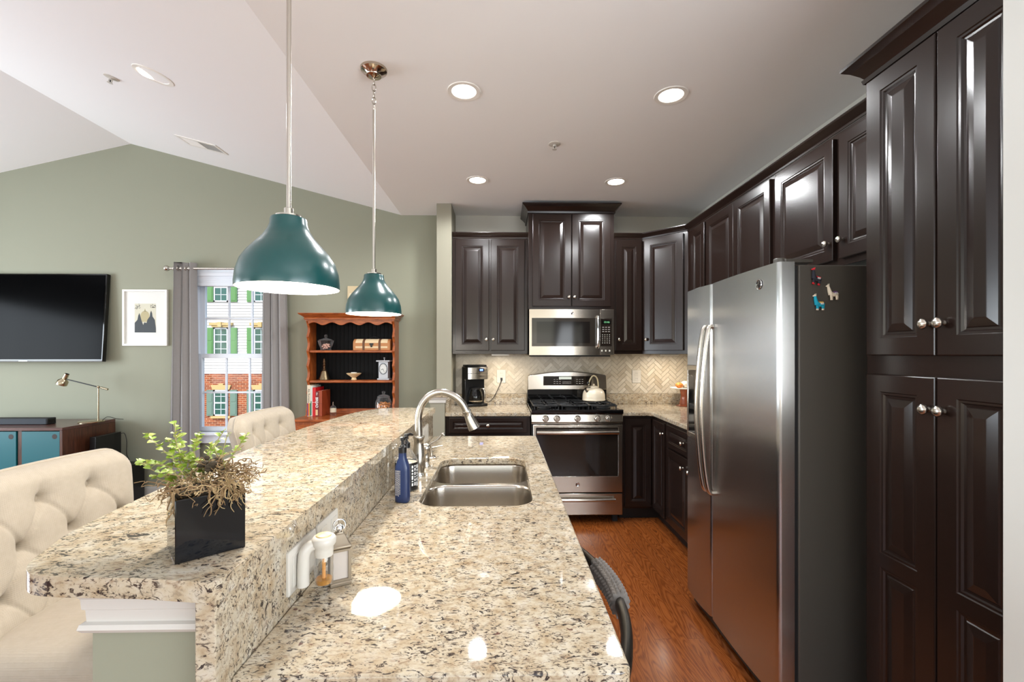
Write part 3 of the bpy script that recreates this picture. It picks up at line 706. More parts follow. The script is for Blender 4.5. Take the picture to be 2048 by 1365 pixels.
# bottles
def scribble(seed, w_, h_, rows, fn, thick=.55):
    rnd = random.Random(seed); mb = MB(); rh = h_ / rows
    for r in range(rows):
        x = 0
        while x < w_:
            l = rnd.uniform(.25, .9) * rh * 1.6
            if x + l > w_: break
            a, b, c, d_ = fn(x, r * rh), fn(x + l, r * rh), fn(x + l, r * rh + rh * thick), fn(x, r * rh + rh * thick)
            mb.quad(a, b, c, d_); x += l + rh * .35
    return mb
def pump_head(mb, cx, cy, z0, s=1.0, reach=(.03, 0)):
    mb.lathe([(.0135 * s, z0), (.0135 * s, z0 + .018 * s), (.009 * s, z0 + .020 * s), (.007 * s, z0 + .024 * s), (.0045 * s, z0 + .026 * s), (.0045 * s, z0 + .038 * s), (.008 * s, z0 + .040 * s), (.008 * s, z0 + .050 * s), (.001, z0 + .052 * s)], (cx, cy, 0), 18)
    mb.tube([(cx, cy, z0 + .046 * s), (cx + reach[0] * .6, cy + reach[1] * .6, z0 + .047 * s), (cx + reach[0], cy + reach[1], z0 + .042 * s)], [.006 * s, .005 * s, .0035 * s], 8)
bx, by = -.331, 1.498
t = thing('soap_bottle', 'slim blue pump bottle in front of the black one by the faucet', 'bottle', (bx, by, .915), R(-12))
mb = MB(); seq = []
for rx_, ry_, z in ((.020, .014, .0005), (.0235, .017, .004), (.0245, .018, .02), (.0245, .018, .105), (.0235, .017, .118), (.018, .0145, .134), (.0125, .0125, .146), (.0118, .0118, .158), (.0118, .0118, .166)):
    seq.append([(rx_ * math.copysign(abs(math.cos(2 * PI * i / 28)) ** .7, math.cos(2 * PI * i / 28)), ry_ * math.copysign(abs(math.sin(2 * PI * i / 28)) ** .7, math.sin(2 * PI * i / 28)), z) for i in range(28)])
M['blue_bottle'] = mat('blue plastic', (32, 47, 84), 0.28)
mb.rings(seq).build('bottle_body', 'blue_bottle', t, smooth=50)
mb = MB(); pump_head(mb, 0, 0, .164, 1.0, (.006, .03)); mb.build('pump', 'black_plastic', t, smooth=45)
scribble(4, .085, .018, 4, lambda x, z: (-.016 + z, -.0190 , .108 - x)).build('print', 'grey_mark', t)
bx, by = -.3485, 1.640
t = thing('soap_bottle', 'wide black-labelled clear pump bottle between the blue bottle and the faucet', 'bottle', (bx, by, .915), R(10))
MB().lathe([(.038, .0005), (.041, .004), (.041, .102), (.0395, .108), (.022, .136), (.015, .144), (.015, .152)], (0, 0, 0), 32).build('bottle_body', 'clear', t, smooth=40)
MB().lathe([(.0385, .003), (.0385, .098), (.001, .098)], (0, 0, 0), 32).build('soap', mat('pale soap', (196, 186, 166), 0.3), t, smooth=40)
MB().lathe([(.0414, .004), (.0414, .101)], (0, 0, 0), 32, cap0=False, cap1=False).build('label_band', 'black_plastic', t, smooth=40)
mb = MB(); pump_head(mb, 0, 0, .150, 1.0, (.022, .022)); mb.build('pump', 'black_plastic', t, smooth=45)
def onband(x, z):
    a = R(-62) + z / .0414; return (.0418 * math.cos(a), .0418 * math.sin(a), .092 - x)
mb = scribble(9, .080, .044, 4, onband, .6); mb.build('print', 'white_mark', t)

# wall plates on the granite upstand
def plate(name, label, y0, y1, z0, z1, x, kind, group):
    t = thing(name, label, 'wall plate', (x, (y0 + y1) / 2, (z0 + z1) / 2), 0, group, world=True)
    mb = MB(); rs = [[(x + d_, p[0], p[1]) for p in rrect(y0 + i, z0 + i, y1 - i, z1 - i, .004, 3)] for i, d_ in ((0, .0002), (0, .004), (.003, .006))]
    mb.rings(rs).build('plate', 'white_plastic', t, smooth=40)
    n = kind
    for k in range(n):
        yc = y0 + (y1 - y0) * (k + .5) / n; zc = (z0 + z1) / 2
        MB().box(x + .006, yc - .0165, zc - .03, x + .0075, yc + .0165, zc + .03).build('socket', 'white_plastic', t, bevel=.001)
    return t
PG = 'white plates on the granite upstand'
plate('wall_plate', 'large white plate on the granite upstand holding the air freshener', .865, .990, .940, 1.026, -.4117, 2, PG)
plate('wall_plate', 'white plate on the granite upstand behind the small lantern', 1.0, 1.121, .940, 1.026, -.4117, 2, PG)
plate('wall_plate', 'white plate at the far end of the granite upstand behind the faucet', 2.32, 2.48, .935, 1.022, -.4117, 2, PG)
# plug-in air freshener
cx, cy = -.360, .915
t = thing('air_freshener', 'white plug-in air freshener with amber oil on the near granite upstand', 'air freshener', (-.40, cy, .95), 0, world=True)
mb = MB().tube(smooth_path([(-.3935, .897, .948), (-.393, .897, .985), (-.391, .899, 1.012), (-.381, .906, 1.023), (cx, cy, 1.024)], 5), .0125, 14, flat=.9)
mb.build('bracket', 'white_plastic', t, smooth=60)
MB().lathe([(.0175, 1.0), (.0185, 1.012), (.0185, 1.018), (.023, 1.024), (.0235, 1.034), (.020, 1.0385), (.016, 1.0395)], (cx, cy, 0), 28).build('head', 'white_plastic', t, smooth=45)
mb = MB().lathe([(.0155, 1.0385), (.0145, 1.042), (.008, 1.044), (.001, 1.0445)], (cx, cy, 0), 24)
mb.build('vent_dial', mat('cream plastic', (214, 192, 140), 0.4), t, smooth=45)
MB().lathe([(.010, .9425), (.0165, .944), (.0175, .955), (.019, .975), (.0165, .992), (.014, 1.001)], (cx, cy, 0), 26).build('oil_bottle', 'clear', t, smooth=45)
MB().lathe([(.015, .945), (.0160, .954), (.001, .9545)], (cx, cy, 0), 24).build('oil', 'amber', t, smooth=45)
MB().cyl((cx, cy, .947), .0035, .052, 10).build('wick', mat('orange wick', (206, 142, 70), 0.7), t)
# small lantern
lx, ly = -.3505, .975
t = thing('lantern', 'tiny pewter lantern with frosted sides on the island counter', 'lantern', (lx, ly, .915), R(28))
PW = mat('pewter', (150, 138, 120), 0.35, 0.9)
sq = lambda r, z: [(r, r, z), (-r, r, z), (-r, -r, z), (r, -r, z)]
MB().rings([sq(.0215, .0003), sq(.0215, .006), sq(.019, .009)]).build('base', PW, t, bevel=.001)
MB().rings([sq(.0195, .077), sq(.0215, .079), sq(.0215, .083), sq(.017, .088), sq(.0105, .104), sq(.0075, .107), sq(.0075, .109)]).build('roof', PW, t, bevel=.001)
mb = MB()
for sx in (-1, 1):
    for sy in (-1, 1): mb.box(sx * .018 - .003, sy * .018 - .003, .009, sx * .018 + .003, sy * .018 + .003, .077)
for a in range(4):
    q = Matrix.Rotation(a * PI / 2, 4, 'Z')
    for z in (.009, .072): mb.add([q @ Vector(p) for p in MB().box(-.016, -.0205, z, .016, -.0165, z + .005).v], [(0, 2, 3, 1), (4, 5, 7, 6), (0, 1, 5, 4), (2, 6, 7, 3), (0, 4, 6, 2), (1, 3, 7, 5)])
mb.build('frame', PW, t)
MB().box(-.0165, -.0165, .010, .0165, .0165, .075).build('frosted_sides', mat('frosted pane', (190, 180, 170), 0.5), t)
mb = MB().lathe([(.0055, .108), (.006, .112), (.009, .114), (.009, .121), (.006, .124), (.001, .125)], (0, 0, 0), 18)
mb.tube([(.013 * math.cos(R(a)), 0, .122 + .013 * math.sin(R(a))) for a in range(-40, 221, 20)], .0016, 8)
mb.build('hanging_ring', 'chrome', t, smooth=45)

# ------------------------------------------------------------------ planter
t = thing('planter', 'black cube planter of leafy sprigs and dry roots on the bar top', 'planter', (-.4915, .757, 1.086), R(42))
s_ = .047; hh = .097
mb = MB(); sq = lambda r, z: [(r, r, z), (-r, r, z), (-r, -r, z), (r, -r, z)]
mb.rings([sq(s_, .0003), sq(s_, hh), sq(s_ - .004, hh), sq(s_ - .004, hh - .012)]).build('pot', 'black_gloss', t, bevel=.0012)
mb = MB(); rnd = random.Random(12)
for i in range(60):
    a, rr = rnd.uniform(0, 2 * PI), rnd.uniform(0, .036); mb.ball((rr * math.cos(a), rr * math.sin(a), hh - .012 + rnd.uniform(0, .012)), (rnd.uniform(.006, .011),) * 2 + (.008,), 7, 5)
mb.build('moss', 'moss', t, smooth=60)
inv = Matrix.Rotation(R(-42), 4, 'Z')
def wl(p): return inv @ (Vector(p) - Vector((-.4915, .757, 1.086)))
stems = MB(); lv = {0: [], 1: []}
def leaf(mb, p, d, n_, L, W):
    d = Vector(d).normalized(); n_ = Vector(n_); n_ = (n_ - d * d.dot(n_)).normalized(); sd = d.cross(n_)
    cr = [(0, 0), (.25, .72), (.55, 1.0), (.82, .62), (1, 0)]
    up = []; 
    mid = [p + d * L * t_ + n_ * L * (.12 * math.sin(PI * t_) - .10 * t_ * t_) for t_, _ in cr]
    l_ = [mid[k] + sd * W * cr[k][1] + n_ * W * .25 * cr[k][1] for k in range(5)]
    r_ = [mid[k] - sd * W * cr[k][1] + n_ * W * .25 * cr[k][1] for k in range(5)]
    vs = mid + l_[1:4] + r_[1:4]
    fs = [(0, 1, 5), (1, 2, 6, 5), (2, 3, 7, 6), (3, 4, 7), (0, 8, 1), (1, 8, 9, 2), (2, 9, 10, 3), (3, 10, 4)]
    mb.add(vs, fs)
L0, L1 = MB(), MB()
tips = [(-.60, .86, 1.232), (-.655, .86, 1.245), (-.66, .83, 1.205), (-.64, .84, 1.17), (-.61, .80, 1.215), (-.595, .85, 1.262), (-.575, .86, 1.235), (-.55, .87, 1.222), (-.525, .86, 1.235),
        (-.515, .85, 1.245), (-.53, .84, 1.215), (-.56, .83, 1.20), (-.62, .80, 1.19), (-.60, .79, 1.165), (-.575, .80, 1.185), (-.545, .80, 1.20), (-.59, .82, 1.225), (-.635, .86, 1.225), (-.50, .87, 1.225), (-.565, .85, 1.25)]
for tp in tips:
    b0 = Vector((-.515 + rnd.uniform(-.028, .03), .775 + rnd.uniform(-.02, .03), 1.176)); tp = Vector(tp) + Vector((rnd.uniform(-.014, .012), rnd.uniform(-.02, .02), rnd.uniform(.0, .026)))
    md = (b0 + tp) / 2 + Vector((rnd.uniform(-.012, .006), rnd.uniform(-.01, .01), rnd.uniform(-.004, .014)))
    P = smooth_path([b0, md, tp], 7); P = [wl(p) for p in P]
    stems.tube(P, [.0016 - .0009 * k / len(P) for k in range(len(P))], 6)
    for k in range(4, len(P)):
        dirn = (P[k] - P[k - 1]).normalized()
        for sgn in (0, 1):
            if rnd.random() < .30: continue
            a = rnd.uniform(0, 2 * PI) + sgn * PI; hv = Vector((math.cos(a), math.sin(a), rnd.uniform(-.1, .5)))
            sz = rnd.uniform(.009, .0145) * (1 if k < len(P) - 1 else .8)
            leaf(L0 if rnd.random() < .68 else L1, P[k], hv + dirn * .5, Vector((0, 0, 1)) + Vector((rnd.uniform(-.5, .5), rnd.uniform(-.6, .2), 0)), sz, sz * .47)
stems.build('stem', 'stem', t, smooth=60)
o = L0.build('leaves', 'leaf', t, smooth=60); o['kind'] = 'stuff'
o = L1.build('pale_leaves', 'leaf2', t, smooth=60); o['kind'] = 'stuff'
ra, rb = MB(), MB()
def wiggle(a, b, amp, n=6):
    P = [a.lerp(b, k / n) + Vector((rnd.uniform(-amp, amp), rnd.uniform(-amp, amp), rnd.uniform(-amp, amp))) * (1 if 0 < k < n else .3) for k in range(n + 1)]
    return smooth_path(P, 3)
for i in range(110):                       # mat of dry roots over the pot rim
    c = Vector((rnd.uniform(-.05, .052), rnd.uniform(-.052, .03), hh + rnd.uniform(-.006, .022)))
    a = rnd.uniform(0, 2 * PI); l = rnd.uniform(.015, .05)
    P = wiggle(c, c + Vector((math.cos(a) * l, math.sin(a) * l, rnd.uniform(-.012, .010))), .006)
    (ra if rnd.random() < .7 else rb).tube(P, rnd.uniform(.0004, .0009), 5)
for i in range(32):                        # hanging strands on the front and the left rim
    if i < 22: a = Vector((rnd.uniform(-.004, .044), -s_ - .001, hh + .002)); b = a + Vector((rnd.uniform(-.018, .018), rnd.uniform(-.010, -.001), -rnd.uniform(.008, .036)))
    else: a = Vector((-s_ - .001, rnd.uniform(-.04, .045), hh + .003)); b = a + Vector((rnd.uniform(-.012, -.002), rnd.uniform(-.015, .015), -rnd.uniform(.01, .04)))
    st = a + Vector((rnd.uniform(-.01, .01), .018 if i < 22 else 0, .008))
    P = smooth_path([st, a + Vector((0, -.004, .004))] + [Vector(p) for p in wiggle(a, b, .004, 4)][2:], 2)
    (ra if rnd.random() < .5 else rb).tube(P, [.0013 - .0009 * k / len(P) for k in range(len(P))], 5)
hub = Vector((.024, -.040, hh + .012))
for i in range(26):
    a = rnd.uniform(0, 2 * PI); l = rnd.uniform(.014, .026)
    b = hub + Vector((math.cos(a) * l, -.010 - abs(rnd.gauss(0, .005)), math.sin(a) * l - .006)); rb.tube(wiggle(hub, b, .002, 3), [.001] * 5 + [.0005] * 5, 5)
for i in range(60):                        # an airy second tangle above
    c = Vector((-.475, .80, 1.205)) + Vector((rnd.uniform(-.05, .03), rnd.uniform(-.02, .02), rnd.uniform(-.014, .016)))
    e = c + Vector((rnd.uniform(-.03, .04), rnd.uniform(-.01, .01), rnd.uniform(-.012, .012)))
    P = [wl(p) for p in wiggle(c, e, .007)]; (ra if rnd.random() < .8 else rb).tube(P, rnd.uniform(.0005, .001), 5)
for a, b in (((-.55, .79, 1.195), (-.455, .80, 1.245)), ((-.54, .80, 1.20), (-.47, .79, 1.236)), ((-.52, .78, 1.185), (-.44, .80, 1.205))):
    rb.tube([wl(p) for p in wiggle(Vector(a), Vector(b), .003)], [.0016] * 10 + [.0007] * 9, 6)
o = ra.build('root_tangle', 'root', t, smooth=60); o['kind'] = 'stuff'
o = rb.build('pale_root_tangle', 'root2', t, smooth=60); o['kind'] = 'stuff'
mb = MB()
for i in range(18): 
    c = wl((-.505 + rnd.uniform(-.022, .022), .79 + rnd.uniform(-.012, .012), 1.214 + rnd.uniform(-.008, .010)))
    mb.ball(c, (rnd.uniform(.004, .009), rnd.uniform(.004, .008), rnd.uniform(.003, .006)), 7, 5)
mb.build('moss_clump', 'moss', t, smooth=60)

# ------------------------------------------------------------------ pendants
def pendant(label, x, y, rim):
    t = thing('pendant_lamp', label, 'pendant lamp', (x, y, rim), 0, 'teal pendants over the bar')
    o_ = [(.127, 0), (.1275, .012), (.1245, .040), (.116, .068), (.101, .092), (.082, .114), (.064, .134), (.052, .153), (.0465, .168), (.0455, .180), (.044, .185), (.030, .187)]
    i_ = [(r - .002, z) for r, z in o_]
    MB().lathe(o_, n=48, cap0=False).build('shade', 'teal_lamp', t, smooth=50)
    MB().lathe([(.127, 0), (.1255, -.0004)] + [(r - .0025, z + .0004) for r, z in o_[1:-1]] + [(.001, .182)], n=48, cap0=False).build('shade_lining', 'white_enamel', t, smooth=50)
    MB().lathe([(.031, .187), (.033, .189), (.033, .193), (.012, .195), (.012, .212), (.0085, .214)], n=28).build('cap', 'nickel', t, smooth=40)
    zt = CE - rim
    MB().cyl((0, 0, .205), .0062, zt - .205 - .19, 14).build('rod', 'nickel', t, smooth=40)
    zc = zt - .19
    for k in range(5):
        zz = zc + .010 + k * .0305
        lp_ = [(.0085 * math.cos(a) * (1 if k % 2 else 0), .0085 * math.cos(a) * (0 if k % 2 else 1), zz + .018 * math.sin(a)) for a in [2 * PI * i / 16 for i in range(16)]]
        MB().tube(lp_, .0022, 6, closed=True).build('chain_link', 'nickel', t, smooth=60)
    MB().lathe([(.006, zt - .042), (.012, zt - .036), (.034, zt - .034), (.036, zt - .028), (.060, zt - .010), (.062, zt - .0005)], n=40).build('canopy', mat('polished nickel', (190, 176, 160), 0.12, 1.0), t, smooth=40)
    MB().lathe([(.001, .045), (.020, .050), (.030, .072), (.030, .092), (.020, .118), (.013, .132), (.013, .180)], n=24).build('bulb', 'bulb_on', t, smooth=60)
    light('pendant_light', 'POINT', (0, 0, .022), 14, (1, .95, .87), parent=t, shadow_soft_size=.04)
pendant('nearest teal dome pendant, its rod running out of the top of the photo', -.5685, 1.21, 1.580)
pendant('farther teal dome pendant with chain and round ceiling canopy', -.609, 2.145, 1.594)

# ------------------------------------------------------------------ ceiling fittings
def downlight(label, x, y, z, tilt=0.0, power=41):
    t = thing('recessed_light', label, 'recessed light', (x, y, z), 0, 'round recessed ceiling lights'); t.rotation_euler = (0, tilt, 0)
    MB().lathe([(.062, .03), (.062, -.001), (.064, -.003), (.084, -.004), (.086, -.001), (.086, .001)], n=40, cap0=False, cap1=False).build('trim_ring', 'white_enamel', t, smooth=40)
    MB().lathe([(.0615, -.0005), (.04, -.003), (.001, -.0035)], n=40, cap0=False).build('lens', 'lamp_on', t, smooth=60)
    light('downlight_beam', 'SPOT', (0, 0, -.02), power, (.96, .98, 1.0), parent=t, spot_size=R(172), spot_blend=.35, shadow_soft_size=.06)
downlight('recessed ceiling light nearer the camera on the left of the kitchen', -.198, 2.317, CE)
downlight('recessed ceiling light nearer the camera on the right of the kitchen', .879, 2.33, CE)
downlight('recessed ceiling light farther back above the left wall cabinet', -.194, 3.50, CE)
downlight('recessed ceiling light farther back above the tall hood cabinet', .889, 3.51, CE)
def zs(x): return CE + sl * (XF - x)
lxx = -2.03
t = thing('recessed_light', 'tilted recessed light glowing on the sloped living room ceiling', 'recessed light', (lxx, 2.66, zs(lxx)), 0, 'round recessed ceiling lights'); t.rotation_euler = (0, math.atan(sl), 0)
MB().lathe([(.075, .05), (.075, -.001), (.077, -.003), (.098, -.004), (.10, -.001), (.10, .001)], n=40, cap0=False, cap1=False).build('trim_ring', 'white_enamel', t, smooth=40)
mb = MB(); mb.m = Matrix.Rotation(R(-22), 4, 'Y'); mb.lathe([(.070, .016), (.04, .012), (.001, .011)], n=36, cap0=False); mb.build('lens', 'lamp_on', t, smooth=60)
light('downlight_beam', 'SPOT', (0, 0, -.02), 16, (.96, .98, 1.0), parent=t, spot_size=R(172), spot_blend=.35, shadow_soft_size=.06)
def sprinkler(label, x, y, z, tilt):
    t = thing('fire_sprinkler', label, 'sprinkler', (x, y, z), 0, 'ceiling fire sprinklers'); t.rotation_euler = (0, tilt, 0)
    MB().lathe([(.038, 0), (.038, -.004), (.024, -.007), (.012, -.008)], n=28).build('escutcheon', 'white_plastic', t, smooth=40)
    mb = MB().lathe([(.010, -.006), (.010, -.016), (.004, -.018)], n=16); mb.box(-.011, -.003, -.034, -.008, .003, -.012).box(.008, -.003, -.034, .011, .003, -.012).lathe([(.015, -.034), (.015, -.037)], n=16)
    mb.build('head', 'white_plastic', t, smooth=40); MB().cyl((0, 0, -.033), .003, .016, 10).build('bulb', 'black_plastic', t)
sprinkler('small white sprinkler head between the four kitchen ceiling lights', .334, 2.884, CE, 0)
sprinkler('small white sprinkler head beside the living room ceiling light', -2.44, 2.86, zs(-2.44), math.atan(sl))
vx, vy = -2.50, 3.80
t = thing('air_vent', 'white louvred air vent on the sloped ceiling near the gable wall', 'vent', (vx, vy, zs(vx)), 0); t.rotation_euler = (0, math.atan(sl), 0)
MB().box(-.17, -.09, -.006, .17, -.068, .0).box(-.17, .068, -.006, .17, .09, 0).box(-.17, -.068, -.006, -.148, .068, 0).box(.148, -.068, -.006, .17, .068, 0).box(-.006, -.068, -.006, .006, .068, 0).build('frame', 'white_enamel', t)
mb = MB()
for k in range(9):
    y_ = -.064 + k * .0148
    mb.add([(-.148, y_, -.001), (-.006, y_, -.001), (-.006, y_ + .011, -.006), (-.148, y_ + .011, -.006)], [(0, 1, 2, 3)])
    mb.add([(.006, y_, -.006), (.148, y_, -.006), (.148, y_ + .002, -.001), (.006, y_ + .002, -.001)], [(0, 1, 2, 3)])
mb.build('louvres', 'white_enamel', t); MB().box(-.148, -.068, -.0006, .148, .068, -.0002).build('duct_shade', 'black_matte', t)  # thin black sheet stands in for the shade inside the duct

# ------------------------------------------------------------------ range
x0, x1 = .238, .995
t = thing('range', 'stainless gas range with black cooktop between granite counters', 'stove', (.6165, 3.72, 0), 0, world=True)
MB().box(x0 + .002, 3.735, .07, x1 - .002, 4.345, .908).build('body', 'black_plastic', t)
for xx in (x0 + .03, x1 - .07):
    for yy in (3.76, 4.28): MB().box(xx, yy, 0, xx + .04, yy + .04, .07).build('foot', 'black_matte', t)
MB().prism([(3.705, .826), (3.705, .836), (3.692, .842), (3.700, .906), (3.735, .908), (3.735, .826)], x0, x1, 'YZ').build('control_panel', 'steel_h', t, bevel=.003)
MB().prism([(3.688, .9085), (3.684, .915), (3.684, .936), (3.690, .944), (3.74, .944), (3.76, .938), (4.29, .938), (4.345, .945), (4.345, .9085)], x0 - .0005, x1 + .0005, 'YZ').build('cooktop', 'black_gloss', t, smooth=35)
for kx in (.354, .448, .618, .783, .876):
    MB().lathe([(.028, 0), (.028, .004), (.024, .006), (.022, .026), (.019, .029), (.001, .029)], (kx, 3.696, .872), 28, '-Y').box(kx - .0045, 3.655, .850, kx + .0045, 3.670, .894).build('knob', 'nickel', t, smooth=35, bevel=.001)
# burners and grates
for bx_, by_, br in ((.36, 3.87, .048), (.36, 4.14, .036), (.6165, 4.0, .045), (.873, 3.87, .048), (.873, 4.14, .036)):
    MB().lathe([(br * 1.25, .9385), (br * 1.25, .944), (br, .948), (br, .955), (br * .85, .958), (.001, .958)], (bx_, by_, 0), 28).build('burner', 'iron', t, smooth=40)
for gx0, gx1 in ((.262, .484), (.494, .739), (.749, .971)):
    mb = MB(); zt = .966; r_ = .006
    lp_ = [(p[0], p[1], zt) for p in rrect(gx0, 3.775, gx1, 4.265, .03, 4)]; mb.tube(lp_, r_, 8, closed=True)
    mx = (gx0 + gx1) / 2
    for yy in (3.87, 4.02, 4.14): mb.tube([(gx0, yy, zt), (mx - .035, yy, zt), (mx - .02, yy, zt + .003)], r_, 8); mb.tube([(gx1, yy, zt), (mx + .035, yy, zt), (mx + .02, yy, zt + .003)], r_, 8)
    mb.tube([(mx, 3.775, zt), (mx, 3.85, zt)], r_, 8); mb.tube([(mx, 3.92, zt), (mx, 4.09, zt)], r_, 8); mb.tube([(mx, 4.19, zt), (mx, 4.265, zt)], r_, 8)
    for fx_ in (gx0 + .01, gx1 - .01):
        for fy_ in (3.79, 4.02, 4.25): mb.tube([(fx_, fy_, zt), (fx_, fy_, .939)], .005, 8)
    mb.build('grate', 'iron', t, smooth=50)
# backguard
MB().box(x0, 4.285, .945, x1, 4.345, 1.066).build('backguard_base', 'black_gloss', t, bevel=.003)
arch = [(x0, 1.063)] + [(x0 + .004, 1.19)] + [(x0 + .016 + (x1 - x0 - .032) * k / 16, 1.203 + .034 * math.sin(PI * k / 16)) for k in range(17)] + [(x1 - .004, 1.19), (x1, 1.063)]
bg = MB().prism(arch, 4.268, 4.345, 'XZ').build('backguard', 'steel_h', t, bevel=.006, seg=3)
MB().box(.388, 4.262, 1.105, .845, 4.2675, 1.193).build('display_panel', 'dark_glass', bg, bevel=.004)
MB().box(.536, 4.2605, 1.163, .655, 4.2618, 1.187).build('clock_display', 'lcd_clock', bg)
mb = MB()
for sx, n_, in ((.486, 3), (.70, 3)):
    for r in range(3):
        for k in range(n_): mb.box(sx + k * .026, 4.2608, 1.122 + r * .019, sx + k * .026 + .015, 4.2618, 1.126 + r * .019)
for r in range(2):
    for k in range(6): mb.box(.572 + k * .014, 4.2608, 1.122 + r * .014, .572 + k * .014 + .007, 4.2618, 1.128 + r * .014)
mb.build('key_marks', 'grey_mark', bg)
# oven door and drawer
od = MB().box(x0 + .014, 3.690, .262, x1 - .004, 3.734, .822).build('oven_door', 'steel_h', t, bevel=.005)
MB().rings([[(p[0], 3.6885, p[1]) for p in rrect(x0 + .038, .396, x1 - .042, .800, .012, 4)], [(p[0], 3.6902, p[1]) for p in rrect(x0 + .036, .394, x1 - .04, .802, .012, 4)]]).build('oven_window', 'dark_glass', od)
mb = MB(); 
mb.sweep(rrect(x0 + .034, .392, x1 - .038, .804, .014, 5), [(0, 0)] * 2) if False else None
fr = rrect(x0 + .036, .394, x1 - .04, .802, .012, 5); MB().tube([(p[0], 3.6885, p[1]) for p in fr], .0022, 6, closed=True).build('window_trim', 'nickel', od, smooth=60)
hp = [(x0 + .042 + (x1 - x0 - .086) * k / 16, 3.662 - .012 * math.sin(PI * k / 16), .762) for k in range(17)]
mb = MB().tube(hp, .0185, 14, flat=.95, up=(0, 0, 1))
for xx in (x0 + .055, x1 - .058): mb.tube([(xx, 3.664, .762), (xx, 3.692, .762)], .011, 10)
mb.build('oven_handle', 'steel_h', od, smooth=50)
def emblem(parent, c, r, axis):
    mb = MB().lathe([(r, 0), (r, .002), (r * .9, .003), (r * .82, .0022), (.0005, .0022)], c, 32, axis)
    o = mb.build('emblem', 'chrome', parent, smooth=40)
    def P(u, v):
        d_ = .0028
        return {'-Y': (c[0] + u, c[1] - d_, c[2] + v), '-X': (c[0] - d_, c[1] - u, c[2] + v)}[axis]
    g = MB()
    for pts in ([(-.45, .1), (-.2, .5), (.05, .25), (-.15, -.35), (-.42, -.1), (-.1, .0)], [(.4, .35), (.12, .4), (.12, .05), (.35, .02), (.1, -.05), (.12, -.42), (.45, -.3)]):
        g.tube([P(a * r, b * r) for a, b in [(q_.x, q_.y) for q_ in smooth_path([(p[0], p[1], 0) for p in pts], 5)]], r * .055, 5)
    for k in range(4):
        a0 = k * PI / 2 + .3; g.tube([P(r * .7 * math.cos(a0 + j * .2), r * .7 * math.sin(a0 + j * .2)) for j in range(6)], r * .05, 5)
    g.build('monogram', 'black_plastic', o, smooth=60)
emblem(od, (.617, 3.6895, .330), .017, '-Y')
dr = MB().box(x0 + .004, 3.693, .075, x1 - .004, 3.734, .254).build('drawer', 'steel_h', t, bevel=.005)
mb = MB().tube([(x0 + .05 + (x1 - x0 - .12) * k / 12, 3.668 - .008 * math.sin(PI * k / 12), .208) for k in range(13)], .014, 12, up=(0, 0, 1))
for xx in (x0 + .06, x1 - .078): mb.tube([(xx, 3.668, .208), (xx, 3.694, .208)], .010, 10)
mb.build('drawer_handle', 'steel_h', dr, smooth=50)

# kettle
kx, ky, kz = .842, 4.135, .9735
t = thing('kettle', 'cream enamel whistling kettle on the right rear burner', 'kettle', (kx, ky, kz), 0)
MB().lathe([(.085, 0), (.103, .004), (.106, .014), (.103, .019), (.104, .028), (.101, .060), (.092, .088), (.072, .110), (.048, .119), (.043, .120)], n=40).build('body', 'cream_enamel', t, smooth=50)
mb = MB().lathe([(.044, .120), (.042, .126), (.030, .135), (.012, .139), (.001, .1395)], n=32); mb.lathe([(.005, .138), (.010, .146), (.008, .155), (.001, .157)], n=14); mb.build('lid', 'cream_enamel', t, smooth=50)
mb = MB().tube(smooth_path([(-.062, -.045, .085), (-.075, -.055, .100), (-.088, -.064, .118)], 4), [.017] * 3 + [.014] * 3 + [.011] * 3, 14); mb.build('spout', 'nickel', t, smooth=50)
mb = MB().tube(smooth_path([(-.040, -.02, .112), (-.050, -.02, .150), (-.036, -.012, .195), (-.010, -.004, .228), (.018, 0, .222), (.038, .01, .185), (.044, .012, .130), (.040, .012, .108)], 5), .0062, 10); mb.build('handle', mat('patterned handle', (196, 182, 146), 0.4), t, smooth=60)
mb = MB()
for z in (.120, .135): mb.lathe([(.010, z), (.011, z + .004), (.010, z + .008)], (-.046, -.02, 0), 12)
mb.lathe([(.008, .155), (.012, .165), (.008, .175)], (-.058, -.034, 0), 12); mb.build('handle_mount', 'black_plastic', t, smooth=50)

# ------------------------------------------------------------------ microwave
t = thing('microwave', 'over-the-range stainless microwave under the tall cabinet', 'microwave', (.61, 3.98, 1.39), 0, world=True)
x0, x1, z0, z1, yf = .236, .988, 1.392, 1.8015, 3.985
MB().box(x0 + .003, yf, z0 + .004, x1 - .003, 4.385, z1 - .001).build('body', 'black_plastic', t)
fd = lambda x: yf - .018 - .010 * math.sin(PI * (x - x0) / (.866 - x0))
def bow_panel(xa, xb, za, zb, dep, n=14):
    rs = []
    for k in range(n + 1):
        x = xa + (xb - xa) * k / n; y = fd(x) - dep if xb < .87 else yf - .018 - dep
        rs.append([(x, y, za), (x, y, zb), (x, yf, zb), (x, yf, za)])
    return MB().rings(rs)
dr = bow_panel(x0, .862, z0 + .002, z1 - .002, 0).build('door', 'steel_h', t, smooth=40)
bow_panel(.258, .826, 1.472, 1.722, .0015).build('door_window', 'micro_glass', dr, smooth=40)
bow_panel(.302, .772, 1.50, 1.69, .0022).build('window_screen', mat('screened glass', (26, 23, 21), 0.10, Specular_IOR_Level=0.3), dr, smooth=40)
MB().tube(smooth_path([(.842, 3.955, 1.735), (.842, 3.938, 1.71), (.842, 3.932, 1.60), (.842, 3.938, 1.49), (.842, 3.955, 1.462)], 5), .0135, 12, flat=1.0, up=(1, 0, 0)).build('handle', 'chrome', dr, smooth=60)
emblem(dr, (.617, fd(.617) - .0005, 1.762), .013, '-Y')
cp = MB().box(.864, yf - .018, z0 + .002, x1, yf, z1 - .002).build('control_panel', 'steel_h', t, bevel=.002)
